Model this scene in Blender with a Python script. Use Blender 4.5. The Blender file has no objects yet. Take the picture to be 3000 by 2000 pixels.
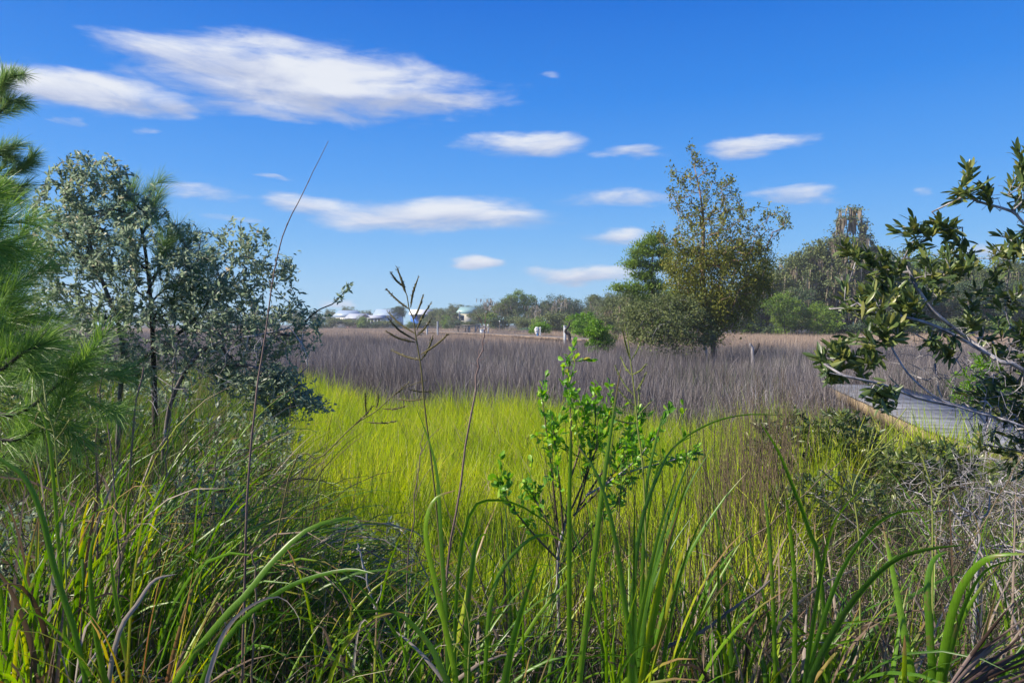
import bpy, math, random
import numpy as np
from mathutils import Vector, Matrix, Euler

random.seed(7)
rng = np.random.default_rng(7)
PI = math.pi
sc = bpy.context.scene
COL = sc.collection

# ------------------------------------------------------------------ camera
CAMZ = 2.2
FPX = 2000.0            # focal length in pixels of the 3000 px wide photograph
PITCH = -math.atan(50 / FPX)
cam_d = bpy.data.cameras.new('camera')
cam = bpy.data.objects.new('camera', cam_d)
COL.objects.link(cam)
cam.location = (0, 0, CAMZ)
cam.rotation_euler = (PI / 2 + PITCH, 0, 0)
cam_d.sensor_width = 36
cam_d.lens = 24
cam_d.clip_start = 0.05
cam_d.clip_end = 5000
sc.camera = cam
sc.render.resolution_x = 1024
sc.render.resolution_y = 682
sc.render.engine = 'CYCLES'
sc.cycles.max_bounces = 6
sc.cycles.transparent_max_bounces = 6
sc.view_settings.view_transform = 'Standard'
sc.view_settings.look = 'None'
sc.view_settings.gamma = 1
sc.view_settings.exposure = 1.05

# ------------------------------------------------------------------ sky and sun
SUN_EL = math.radians(38)
SUN_AZ = math.radians(-99)          # measured from the view direction (+Y), negative = to the left
sun_dir = Vector((math.sin(SUN_AZ) * math.cos(SUN_EL), math.cos(SUN_AZ) * math.cos(SUN_EL), math.sin(SUN_EL)))
sd = bpy.data.lights.new('sun', 'SUN')
sd.energy = 4.2
sd.angle = math.radians(0.6)
sd.color = (1.0, 0.90, 0.74)
so = bpy.data.objects.new('sun', sd)
COL.objects.link(so)
so.rotation_euler = sun_dir.to_track_quat('Z', 'Y').to_euler()

world = bpy.data.worlds.new('World')
sc.world = world
world.use_nodes = True
wt = world.node_tree
wt.nodes.clear()


class NT:
    """small helper for writing node graphs"""
    def __init__(s, tree):
        s.t = tree

    def n(s, typ, **kw):
        nd = s.t.nodes.new(typ)
        for k, v in kw.items():
            setattr(nd, k, v)
        return nd

    def put(s, sock, v):
        if hasattr(v, 'is_linked'):
            s.t.links.new(v, sock)
        else:
            sock.default_value = v

    def m(s, op, a, b=0.0, c=None, clamp=False):
        nd = s.n('ShaderNodeMath', operation=op, use_clamp=clamp)
        s.put(nd.inputs[0], a)
        s.put(nd.inputs[1], b)
        if c is not None:
            s.put(nd.inputs[2], c)
        return nd.outputs[0]

    def mix(s, f, a, b, typ='MIX'):
        nd = s.n('ShaderNodeMix', data_type='RGBA', blend_type=typ)
        s.put(nd.inputs[0], f)
        s.put(nd.inputs[6], a)
        s.put(nd.inputs[7], b)
        return nd.outputs[2]

    def ramp(s, f, stops, interp='LINEAR'):
        nd = s.n('ShaderNodeValToRGB')
        nd.color_ramp.interpolation = interp
        el = nd.color_ramp.elements
        while len(el) < len(stops):
            el.new(0.5)
        for e, (p, c) in zip(el, stops):
            e.position = p
            e.color = (c[0], c[1], c[2], 1)
        s.put(nd.inputs[0], f)
        return nd.outputs[0]

    def noise(s, vec, scale, detail=4, rough=0.55, dist=0.0):
        nd = s.n('ShaderNodeTexNoise')
        if vec is not None:
            s.t.links.new(vec, nd.inputs['Vector'])
        nd.inputs['Scale'].default_value = scale
        nd.inputs['Detail'].default_value = detail
        nd.inputs['Roughness'].default_value = rough
        nd.inputs['Distortion'].default_value = dist
        return nd.outputs[0]

    def smooth(s, v, a, b):
        nd = s.n('ShaderNodeMapRange', interpolation_type='SMOOTHSTEP')
        s.put(nd.inputs[0], v)
        nd.inputs[1].default_value = a
        nd.inputs[2].default_value = b
        return nd.outputs[0]


w = NT(wt)
tc = w.n('ShaderNodeTexCoord')
sep = w.n('ShaderNodeSeparateXYZ')
wt.links.new(tc.outputs['Generated'], sep.inputs[0])
sky = w.n('ShaderNodeTexSky', sky_type='NISHITA')
sky.sun_disc = False
sky.sun_elevation = SUN_EL
sky.sun_rotation = SUN_AZ
sky.altitude = 0
sky.air_density = 1.0
sky.dust_density = 0.4
sky.ozone_density = 4.0
az = w.m('ARCTAN2', sep.outputs[0], sep.outputs[1])
el = w.m('ARCSINE', sep.outputs[2])
azf = w.m('SUBTRACT', w.m('PINGPONG', w.m('ADD', az, 0.70), 1.55), 0.70)   # the cloud field goes on round the sky
comb = w.n('ShaderNodeCombineXYZ')
wt.links.new(azf, comb.inputs[0])
wt.links.new(w.m('MULTIPLY', el, 3.4), comb.inputs[1])
cv = comb.outputs[0]
n0 = w.noise(cv, 5.0, 5, 0.55, 0.0)
comb0 = w.n('ShaderNodeCombineXYZ')
wt.links.new(w.m('ADD', azf, 7.3), comb0.inputs[0])
wt.links.new(w.m('MULTIPLY', el, 3.4), comb0.inputs[1])
n00 = w.noise(comb0.outputs[0], 5.0, 5, 0.55, 0.0)
uw = w.m('ADD', azf, w.m('MULTIPLY', w.m('SUBTRACT', n0, 0.5), 0.22))       # ragged outlines
vw = w.m('ADD', el, w.m('MULTIPLY', w.m('SUBTRACT', n00, 0.5), 0.045))
n1 = w.noise(cv, 7.0, 7, 0.62, 0.6)
comb2 = w.n('ShaderNodeCombineXYZ')
wt.links.new(azf, comb2.inputs[0])
wt.links.new(w.m('MULTIPLY', el, 4.6), comb2.inputs[1])
n2 = w.noise(comb2.outputs[0], 13.0, 7, 0.6, 0.8)
warp = w.m('MULTIPLY', w.m('SUBTRACT', n1, 0.5), 1.9)
warp2 = w.m('MULTIPLY', w.m('SUBTRACT', n2, 0.5), 1.15)


def skypx(px, py):
    u = (px - 1500) / FPX
    v = (1000 - py) / FPX
    d = Vector((u, math.cos(PITCH) - v * math.sin(PITCH), math.sin(PITCH) + v * math.cos(PITCH))).normalized()
    return math.atan2(d.x, d.y), math.asin(d.z)


CLOUDS = [  # centre x, y, half width, half height, strength
    (900, 235, 420, 112, 1.15), (620, 168, 320, 56, .9), (1130, 290, 300, 46, .95), (250, 262, 300, 62, 1.1), (470, 305, 150, 38, .9),
    (700, 320, 220, 35, .55), (60, 240, 160, 50, .6), (190, 352, 50, 25, .4), (405, 382, 60, 20, .2),
    (1530, 428, 180, 34, .95), (1860, 450, 140, 22, .6), (2210, 428, 150, 28, .9),
    (1290, 628, 330, 52, 1.0), (930, 600, 170, 32, .8), (1560, 640, 110, 30, .5), (560, 570, 220, 36, .35), (830, 530, 60, 12, .4), (640, 640, 120, 20, .3),
    (1830, 580, 200, 38, .6), (2340, 575, 110, 30, .75), (1800, 695, 130, 24, .75),
    (1400, 770, 100, 26, 1.0), (1730, 808, 150, 26, 1.1), (1010, 885, 70, 16, .5), (2850, 740, 260, 30, .6), (2760, 745, 60, 15, .5),
    (2980, 730, 120, 26, .8), (1620, 220, 60, 24, .05), (2700, 560, 60, 16, .08),
]
dens = None
low = 0.0
for (cx, cy, hw, hh, st) in CLOUDS:
    u0, v0 = skypx(cx, cy)
    u1, _ = skypx(cx + hw, cy)
    _, v1 = skypx(cx, cy - hh)
    du = w.m('MULTIPLY', w.m('SUBTRACT', uw, u0), 1 / (abs(u1 - u0) * 1.08))
    dv = w.m('MULTIPLY', w.m('SUBTRACT', vw, v0), 1 / (abs(v1 - v0) * 1.02))
    r2 = w.m('ADD', w.m('MULTIPLY', du, du), w.m('MULTIPLY', dv, dv))
    e = w.m('SUBTRACT', st, r2)
    low = w.m('MULTIPLY_ADD', w.m('MULTIPLY', dv, w.m('ADD', e, 0.35), clamp=False), w.m('GREATER_THAN', e, -0.35), low)
    dens = e if dens is None else w.m('SMOOTH_MAX', dens, e, 0.15)
dens = w.m('MAXIMUM', dens, -0.9)
tot = w.m('ADD', dens, w.m('ADD', warp, warp2))
cov = w.m('MULTIPLY', w.smooth(tot, -0.34, 1.12), 0.96)
EXPO = 2 ** sc.view_settings.exposure
SKY_STRENGTH = 0.10
K = 1.0 / (SKY_STRENGTH * EXPO)
# clear air: deep blue overhead, pale at the horizon, with the physical sky's own glow mixed in
grad = w.ramp(w.m('MULTIPLY', w.m('MAXIMUM', el, 0.0), 2 / PI), [
    (0.0, (.44, .70, .92)), (0.035, (.30, .60, .93)), (0.075, (.185, .49, .93)), (0.13, (.088, .37, .92)), (0.20, (.026, .255, .84)), (0.28, (.004, .165, .72)), (0.45, (.002, .12, .56)), (1.0, (.002, .08, .42))])
gs = w.n('ShaderNodeVectorMath', operation='SCALE')
wt.links.new(grad, gs.inputs[0])
gs.inputs[3].default_value = K
skyc = w.n('ShaderNodeHueSaturation')
skyc.inputs['Hue'].default_value = 0.512
skyc.inputs['Saturation'].default_value = 1.3
skyc.inputs['Value'].default_value = 0.75
wt.links.new(sky.outputs[0], skyc.inputs['Color'])
clear = w.mix(0.06, gs.outputs[0], skyc.outputs[0])
cl = w.ramp(w.m('ADD', w.m('ADD', w.m('MULTIPLY', n1, 0.7), w.m('MULTIPLY', tot, 0.22)), w.m('MULTIPLY', low, 0.42)), [(0.15, (.47, .53, .70)), (0.45, (.66, .71, .85)), (0.75, (.84, .87, .93))])  # cloud shading is painted: undersides coloured greyer, tops paler
cs = w.n('ShaderNodeVectorMath', operation='SCALE')
wt.links.new(cl, cs.inputs[0])
cs.inputs[3].default_value = K
mixc = w.mix(cov, clear, cs.outputs[0])
bg = w.n('ShaderNodeBackground')
wt.links.new(mixc, bg.inputs[0])
bg.inputs[1].default_value = SKY_STRENGTH
wo = w.n('ShaderNodeOutputWorld')
wt.links.new(bg.outputs[0], wo.inputs[0])

HAZE = 0.0007

# ------------------------------------------------------------------ helpers
RIGHT = np.array([1, 0, 0.])
UPV = np.array([0, -math.sin(PITCH), math.cos(PITCH)])
FWD = np.array([0, math.cos(PITCH), math.sin(PITCH)])


def P(px, py, d):
    """the place that lies d metres ahead on the line of sight through a pixel of the photograph"""
    r = RIGHT * (px - 1500) / FPX + UPV * (1000 - py) / FPX + FWD
    return np.array([0, 0, CAMZ]) + r * (d / r[1])


def sstep(t):
    t = np.clip(t, 0, 1)
    return t * t * (3 - 2 * t)


def bank_edge(x):
    x = np.asarray(x, float)
    return 3.7 + np.clip(x - 0.8, 0, 3.2) * 1.4 + np.clip(-x - 0.6, 0, 3) * 1.1


def gz(x, y):
    """ground height: the bank under the camera, the marsh, the land beyond"""
    x = np.asarray(x, float)
    y = np.asarray(y, float)
    b = 0.62 * (1 - sstep((y - bank_edge(x) + 1.2) / 2.6))
    return b + 0.9 * sstep((y - shore(x)) / 4.0)


SHORE = [(-400, 195), (-60, 195), (-20, 190), (-15, 165), (0, 135), (11, 112), (17, 92), (24, 80), (37, 75), (60, 74), (120, 72), (400, 72)]


def shore(x):
    return np.interp(x, [s[0] for s in SHORE], [s[1] for s in SHORE])


def tag(o, label=None, cat=None, group=None, kind=None):
    if label:
        o['label'] = label
    if cat:
        o['category'] = cat
    if group:
        o['group'] = group
    if kind:
        o['kind'] = kind
    return o


def empty(name, loc, label=None, cat=None, group=None, rz=0):
    o = bpy.data.objects.new(name, None)
    COL.objects.link(o)
    o.location = [float(c) for c in loc]
    o.rotation_euler = (0, 0, rz)
    o.empty_display_size = 0.1
    return tag(o, label, cat, group)


def link(name, me, parent=None, loc=(0, 0, 0)):
    o = bpy.data.objects.new(name, me)
    COL.objects.link(o)
    if parent is not None:
        o.parent = parent
    o.location = [float(c) for c in loc]
    return o


def copy_tree(o, parent=None, depth=0):
    c = o.copy()
    COL.objects.link(c)
    c.parent = parent
    for ch in list(o.children):
        copy_tree(ch, c, depth + 1)
    return c


class MB:
    """collects geometry, then makes one mesh"""
    def __init__(s):
        s.v = []
        s.f3 = []
        s.f4 = []
        s.m3 = []
        s.m4 = []
        s.a = []
        s.b = []
        s.nv = 0

    def add(s, v, f3=None, f4=None, a=0.5, b=0.0, mat=0):
        v = np.asarray(v, float).reshape(-1, 3)
        n = len(v)
        s.v.append(v)
        s.a.append(np.broadcast_to(np.asarray(a, float), (n,)))
        s.b.append(np.broadcast_to(np.asarray(b, float), (n,)))
        if f3 is not None and len(f3):
            f = np.asarray(f3, int).reshape(-1, 3) + s.nv
            s.f3.append(f)
            s.m3.append(np.full(len(f), mat))
        if f4 is not None and len(f4):
            f = np.asarray(f4, int).reshape(-1, 4) + s.nv
            s.f4.append(f)
            s.m4.append(np.full(len(f), mat))
        s.nv += n

    def box(s, x0, x1, y0, y1, z0, z1, a=0.5, mat=0, rz=0, c=None, b=0.0):
        v = np.array([(x, y, z) for z in (z0, z1) for y in (y0, y1) for x in (x0, x1)], float)
        if rz:
            cc = np.array(c if c is not None else ((x0 + x1) / 2, (y0 + y1) / 2, 0))
            d = v - cc
            v = np.stack([d[:, 0] * math.cos(rz) - d[:, 1] * math.sin(rz), d[:, 0] * math.sin(rz) + d[:, 1] * math.cos(rz), d[:, 2]], 1) + cc
        s.add(v, None, [(0, 2, 3, 1), (4, 5, 7, 6), (0, 1, 5, 4), (2, 6, 7, 3), (0, 4, 6, 2), (1, 3, 7, 5)], a, b, mat)

    def mesh(s, name, mats, org=(0, 0, 0), smooth=False):
        me = bpy.data.meshes.new(name)
        if not s.v:
            return me
        v = np.concatenate(s.v) - np.asarray(org, float)
        f3 = np.concatenate(s.f3) if s.f3 else np.zeros((0, 3), int)
        f4 = np.concatenate(s.f4) if s.f4 else np.zeros((0, 4), int)
        me.vertices.add(len(v))
        me.vertices.foreach_set('co', v.astype(np.float32).ravel())
        nl = len(f3) * 3 + len(f4) * 4
        me.loops.add(nl)
        me.loops.foreach_set('vertex_index', np.concatenate([f3.ravel(), f4.ravel()]).astype(np.int32))
        npoly = len(f3) + len(f4)
        me.polygons.add(npoly)
        st = np.concatenate([np.arange(len(f3)) * 3, len(f3) * 3 + np.arange(len(f4)) * 4]).astype(np.int32)
        me.polygons.foreach_set('loop_start', st)
        mi = np.concatenate(([np.concatenate(s.m3)] if s.m3 else []) + ([np.concatenate(s.m4)] if s.m4 else [])).astype(np.int32)
        if not isinstance(mats, (list, tuple)):
            mats = [mats]
        for m in mats:
            me.materials.append(m)
        if len(mats) > 1:
            me.polygons.foreach_set('material_index', mi)
        if smooth:
            me.polygons.foreach_set('use_smooth', np.ones(npoly, bool))
        at = me.attributes.new('v', 'FLOAT', 'POINT')
        at.data.foreach_set('value', np.concatenate(s.a).astype(np.float32))
        at = me.attributes.new('s', 'FLOAT', 'POINT')
        at.data.foreach_set('value', np.concatenate(s.b).astype(np.float32))
        me.update(calc_edges=True)
        return me

    def obj(s, name, mats, parent=None, org=(0, 0, 0), smooth=False, kind=None):
        me = s.mesh(name, mats, org, smooth)
        o = link(name, me, parent, (0, 0, 0) if parent is not None else org)
        if kind:
            o['kind'] = kind
        return o


def frame(t):
    """two unit vectors across the tangents t (N,3)"""
    ref = np.where(np.abs(t[:, 2:3]) > 0.9, np.array([[1., 0, 0]]), np.array([[0, 0, 1.]]))
    a = np.cross(t, ref)
    a /= np.linalg.norm(a, axis=1, keepdims=True) + 1e-9
    return a, np.cross(t, a)


def tube(mb, pts, rad, sides=5, a=0.5, mat=0):
    pts = np.asarray(pts, float)
    K = len(pts)
    rad = np.broadcast_to(np.asarray(rad, float), (K,))
    t = np.gradient(pts, axis=0)
    t /= np.linalg.norm(t, axis=1, keepdims=True) + 1e-9
    m = t.mean(0)
    ref = np.array([1., 0, 0]) if abs(m[2]) > 0.7 * np.linalg.norm(m) else np.array([0, 0, 1.])
    u = np.cross(t, ref)
    u /= np.linalg.norm(u, axis=1, keepdims=True) + 1e-9
    q = np.cross(t, u)
    ang = np.arange(sides) / sides * 2 * PI
    v = pts[:, None] + rad[:, None, None] * (u[:, None] * np.cos(ang)[None, :, None] + q[:, None] * np.sin(ang)[None, :, None])
    i = np.arange(K - 1)[:, None] * sides
    j = np.arange(sides)[None]
    j2 = (j + 1) % sides
    f = np.stack([i + j, i + j2, i + sides + j2, i + sides + j], -1).reshape(-1, 4)
    mb.add(v.reshape(-1, 3), None, f, a, np.repeat(np.linspace(0, 1, K), sides), mat)


def spline(pts, n):
    """smooth curve through the points"""
    pts = np.asarray(pts, float)
    K = len(pts)
    if K == 2:
        return pts[0] + (pts[1] - pts[0]) * np.linspace(0, 1, n)[:, None]
    ext = np.vstack([2 * pts[0] - pts[1], pts, 2 * pts[-1] - pts[-2]])
    out = []
    for q in np.linspace(0, K - 1 - 1e-6, n):
        i = int(q)
        t = q - i
        p0, p1, p2, p3 = ext[i], ext[i + 1], ext[i + 2], ext[i + 3]
        out.append(0.5 * (2 * p1 + (p2 - p0) * t + (2 * p0 - 5 * p1 + 4 * p2 - p3) * t * t + (3 * p1 - p0 - 3 * p2 + p3) * t ** 3))
    return np.array(out)


def blades(mb, base, azm, L, Wd, th0, bend, segs=5, pw=1.4, twist=0.0, tw1=0.0, a=None, cross=2, mat=0, blunt=0.75, fold=0.25):
    """grass blades as tapering ribbons bent over under their weight; every argument may be an array"""
    base = np.asarray(base, float).reshape(-1, 3)
    N = len(base)

    def arr(x):
        return np.broadcast_to(np.asarray(x, float), (N,)).copy()
    azm, L, Wd, th0, bend, twist, tw1, pw = map(arr, (azm, L, Wd, th0, bend, twist, tw1, pw))
    a = rng.random(N) if a is None else arr(a)
    s = np.linspace(0, 1, segs + 1)
    th = th0[:, None] + bend[:, None] * s[None] ** pw[:, None]
    hx, hy = np.sin(azm)[:, None], np.cos(azm)[:, None]
    tx, ty, tz = np.sin(th) * hx, np.sin(th) * hy, np.cos(th)
    T = np.stack([tx, ty, tz], -1)
    step = (L / segs)[:, None, None] * (T[:, 1:] + T[:, :-1]) / 2
    pos = base[:, None] + np.concatenate([np.zeros((N, 1, 3)), np.cumsum(step, 1)], 1)
    side = np.stack([hy + 0 * th, -hx + 0 * th, 0 * th], -1)
    nor = np.cross(T, side)
    ph = twist[:, None] + tw1[:, None] * s[None]
    S = side * np.cos(ph)[..., None] + nor * np.sin(ph)[..., None]
    Nn = nor * np.cos(ph)[..., None] - side * np.sin(ph)[..., None]
    prof = np.minimum(1, (0.55 + 2.2 * s)) * (1 - s ** 2.2) ** blunt
    prof[-1] = 0.03
    wd = Wd[:, None] * prof[None] / 2
    if cross == 2:
        v = np.stack([pos - S * wd[..., None], pos + S * wd[..., None]], 2)
        k = 2
        f = np.array([[2 * i, 2 * i + 1, 2 * i + 3, 2 * i + 2] for i in range(segs)])
    else:
        v = np.stack([pos - S * wd[..., None] + Nn * wd[..., None] * fold * 2, pos, pos + S * wd[..., None] + Nn * wd[..., None] * fold * 2], 2)
        k = 3
        f = np.array([[3 * i + q, 3 * i + q + 1, 3 * i + q + 4, 3 * i + q + 3] for i in range(segs) for q in (0, 1)])
    nvb = (segs + 1) * k
    F = f[None] + (np.arange(N) * nvb)[:, None, None]
    mb.add(v.reshape(-1, 3), None, F.reshape(-1, 4), np.repeat(a, nvb), np.tile(np.repeat(s, k), N), mat)


def ribbon(mb, pts, width, side=None, a=0.5, fold=0.25, n=None, blunt=0.7, mat=0, tw=0.0, basew=0.6):
    """one blade along a curve"""
    pts = spline(pts, n or 14)
    K = len(pts)
    s = np.linspace(0, 1, K)
    t = np.gradient(pts, axis=0)
    t /= np.linalg.norm(t, axis=1, keepdims=True)
    ref = np.array([0, 1., 0]) if side is None else np.asarray(side, float)
    S = np.cross(t, ref)
    S /= np.linalg.norm(S, axis=1, keepdims=True) + 1e-9
    Nn = np.cross(S, t)
    ph = tw * s
    S, Nn = S * np.cos(ph)[:, None] + Nn * np.sin(ph)[:, None], Nn * np.cos(ph)[:, None] - S * np.sin(ph)[:, None]
    wd = (width / 2 * np.minimum(1, basew + 1.6 * s) * (1 - s ** 2.4) ** blunt)[:, None]
    v = np.stack([pts - S * wd + Nn * wd * 2 * fold, pts, pts + S * wd + Nn * wd * 2 * fold], 1)
    f = [[3 * i + q, 3 * i + q + 1, 3 * i + q + 4, 3 * i + q + 3] for i in range(K - 1) for q in (0, 1)]
    mb.add(v.reshape(-1, 3), None, f, a, np.repeat(s, 3), mat)


def kites(mb, pos, d, L, Wd, roll=None, a=None, fold=0.2, mat=0, wide=0.5):
    """small leaves: two folded triangles each"""
    pos = np.asarray(pos, float).reshape(-1, 3)
    N = len(pos)
    d = np.broadcast_to(np.asarray(d, float), (N, 3))
    d = d / (np.linalg.norm(d, axis=1, keepdims=True) + 1e-9)
    L = np.broadcast_to(np.asarray(L, float), (N,))[:, None]
    Wd = np.broadcast_to(np.asarray(Wd, float), (N,))[:, None]
    u, q = frame(d)
    roll = rng.random(N) * 2 * PI if roll is None else np.broadcast_to(roll, (N,))
    c, s_ = np.cos(roll)[:, None], np.sin(roll)[:, None]
    S, Q = u * c + q * s_, q * c - u * s_
    a = rng.random(N) if a is None else np.broadcast_to(a, (N,))
    m = pos + d * L * wide
    v = np.stack([pos, m - S * Wd / 2 + Q * Wd * fold, pos + d * L, m + S * Wd / 2 + Q * Wd * fold], 1)
    k = (np.arange(N) * 4)[:, None, None]
    f = np.array([[0, 1, 2], [0, 2, 3]])[None] + k
    mb.add(v.reshape(-1, 3), f.reshape(-1, 3), None, np.repeat(a, 4), np.tile([0, .5, 1, .5], N), mat)


def fine_leaves(mb, pos, d, L, Wd, roll=None, a=None, fold=0.16, curl=0.12, mat=0, tipw=0.62, up=None):
    """larger leaves with a midrib fold, a pointed tip and a curl: ten vertices, eight triangles"""
    pos = np.asarray(pos, float).reshape(-1, 3)
    N = len(pos)
    d = np.broadcast_to(np.asarray(d, float), (N, 3))
    d = d / (np.linalg.norm(d, axis=1, keepdims=True) + 1e-9)
    L = np.broadcast_to(np.asarray(L, float), (N,))[:, None]
    Wd = np.broadcast_to(np.asarray(Wd, float), (N,))[:, None]
    u, q = frame(d)
    roll = rng.normal(0, 0.7, N) + PI if roll is None else np.broadcast_to(roll, (N,))
    c, s_ = np.cos(roll)[:, None], np.sin(roll)[:, None]
    S, Q = u * c + q * s_, q * c - u * s_
    a = rng.random(N) if a is None else np.broadcast_to(a, (N,))
    st = [0.0, 0.3, tipw, 0.86, 1.0]
    hw = [0.0, 0.36, 0.5, 0.32, 0.0]
    cols = []
    for t, h in zip(st, hw):
        cen = pos + d * L * t - Q * L * curl * t * t
        if h == 0:
            cols.append(cen)
        else:
            cols += [cen - S * Wd * h + Q * Wd * fold * h * 2, cen, cen + S * Wd * h + Q * Wd * fold * h * 2]
    v = np.stack(cols, 1)           # 1 + 3*3 + 1 = 11
    f3 = np.array([[0, 2, 1], [0, 3, 2], [7, 8, 10], [8, 9, 10]])
    f4 = np.array([[1, 2, 5, 4], [2, 3, 6, 5], [4, 5, 8, 7], [5, 6, 9, 8]])
    k = (np.arange(N) * 11)[:, None, None]
    mb.add(v.reshape(-1, 3), (f3[None] + k).reshape(-1, 3), (f4[None] + k).reshape(-1, 4), np.repeat(a, 11),
           np.tile([0, .3, .3, .3, .6, .6, .6, .86, .86, .86, 1], N), mat)


def grow(trunk, targets, seg=0.3, wob=0.08, tip=0.004, ex=2.3, down=1.5, bow=0.45, order_by='root', minr=None):
    """a branching skeleton that reaches every target from the given trunk (pipe-model radii)"""
    trunk = np.asarray(trunk, float)
    targets = np.asarray(targets, float)
    cap = len(trunk) + len(targets) * 60 + 10
    Pn = np.zeros((cap, 3))
    par = np.full(cap, -1)
    Pn[:len(trunk)] = trunk
    par[1:len(trunk)] = np.arange(len(trunk) - 1)
    n = len(trunk)
    dist = np.min(np.linalg.norm(targets[:, None] - trunk[None], axis=2), 1)
    order = np.argsort(dist + rng.normal(0, dist.std() * 0.12 + 1e-6, len(dist)))
    ends = []
    for ti in order:
        t = targets[ti]
        dv = Pn[:n] - t
        d = np.linalg.norm(dv, axis=1)
        cost = d + down * np.maximum(0, dv[:, 2])
        p = int(np.argmin(cost))
        D = d[p]
        if D < 1e-4:
            continue
        k = min(58, max(1, int(math.ceil(D / seg))))
        pd = Pn[p] - Pn[par[p]] if par[p] >= 0 else np.array([0, 0, 1.])
        pd = pd / (np.linalg.norm(pd) + 1e-9)
        c = Pn[p] + pd * D * bow * 0.6 + (t - Pn[p]) * 0.2
        last = p
        for i in range(1, k + 1):
            s = i / k
            q = (1 - s) ** 2 * Pn[p] + 2 * s * (1 - s) * c + s * s * t
            if i < k:
                q = q + rng.normal(0, wob * seg, 3)
            if n >= cap:
                break
            Pn[n] = q
            par[n] = last
            last = n
            n += 1
        ends.append(last)
    Pn, par = Pn[:n], par[:n]
    r = np.zeros(n)
    kids = np.bincount(par[par >= 0], minlength=n)
    acc = np.zeros(n)
    acc[kids == 0] = tip ** ex
    for i in range(n - 1, 0, -1):
        acc[par[i]] += acc[i] * 1.0
    r = acc ** (1 / ex)
    return Pn, par, r, np.array(ends)


def skin(mb, Pn, par, r, rmin=0.0, a=0.5, thick=6, mat=0, rmax=None):
    n = len(Pn)
    best = np.full(n, -1)
    br = np.zeros(n)
    for i in range(1, n):
        p = par[i]
        if r[i] > br[p]:
            br[p] = r[i]
            best[p] = i
    for i in range(n):
        p = par[i]
        if p >= 0 and best[p] == i:
            continue
        ch = [] if p < 0 else [p]
        rr = [] if p < 0 else [r[i]]
        j = i
        while j >= 0:
            ch.append(j)
            rr.append(r[j])
            j = best[j]
        if len(ch) < 2 or max(rr) < rmin:
            continue
        R = np.array(rr)
        if rmax:
            R = np.minimum(R, rmax)
        sides = thick if R[0] > 0.03 else (4 if R[0] > 0.008 else 3)
        tube(mb, Pn[ch], R, sides, a if np.isscalar(a) else rng.random(), mat)


def in_poly(poly, x, y):
    poly = np.asarray(poly, float)
    c = np.zeros(len(x), bool)
    j = len(poly) - 1
    for i in range(len(poly)):
        xi, yi = poly[i]
        xj, yj = poly[j]
        m = ((yi > y) != (yj > y)) & (x < (xj - xi) * (y - yi) / (yj - yi + 1e-12) + xi)
        c ^= m
        j = i
    return c


def sample_body(poly, d, n, flat=1.0, gap=0.0, dens=None, maxhalf=None):
    """points through a body whose outline, seen from the path, is the polygon (photo pixels) and whose depth follows its width"""
    poly = np.asarray(poly, float)
    x0, y0 = poly.min(0)
    x1, y1 = poly.max(0)
    ys = np.linspace(y0, y1, 60)
    gx = np.linspace(x0, x1, 160)
    lo, hi = np.zeros(60), np.zeros(60)
    for i, yy in enumerate(ys):
        m = in_poly(poly, gx, np.full(160, yy))
        if m.any():
            lo[i], hi[i] = gx[m][0], gx[m][-1]
        else:
            lo[i] = hi[i] = (x0 + x1) / 2
    out = np.zeros((0, 3))
    pts = []
    tries = 0
    while len(out) < n and tries < 60:
        tries += 1
        x = rng.uniform(x0, x1, n * 3)
        y = rng.uniform(y0, y1, n * 3)
        m = in_poly(poly, x, y)
        if dens is not None:
            m &= rng.random(len(x)) < dens(x, y)
        x, y = x[m], y[m]
        l, h = np.interp(y, ys, lo), np.interp(y, ys, hi)
        c, hw = (l + h) / 2, (h - l) / 2 + 1e-6
        dep = np.sqrt(np.clip(1 - ((x - c) / hw) ** 2, 0.05, 1)) * hw / FPX * d * flat
        if maxhalf:
            dep = np.minimum(dep, maxhalf)
        off = rng.uniform(-1, 1, len(x)) * dep
        dd = d + off
        u, v = (x - 1500) / FPX, (1000 - y) / FPX
        ray = RIGHT[None] * u[:, None] + UPV[None] * v[:, None] + FWD[None]
        cand = np.array([0, 0, CAMZ]) + ray * (dd / ray[:, 1])[:, None]
        # keep true size when depth changes: place on the plane at distance d, then move straight back
        flatp = np.array([0, 0, CAMZ]) + ray * (d / ray[:, 1])[:, None]
        cand = flatp.copy()
        cand[:, 1] += off
        if gap:
            for p in cand:
                if len(pts) >= n:
                    break
                if pts:
                    A = np.array(pts)
                    if np.min(np.sum((A - p) ** 2, 1)) < gap * gap:
                        continue
                pts.append(p)
            out = np.array(pts) if pts else out
        else:
            out = np.vstack([out, cand])
    return out[:n]


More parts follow.
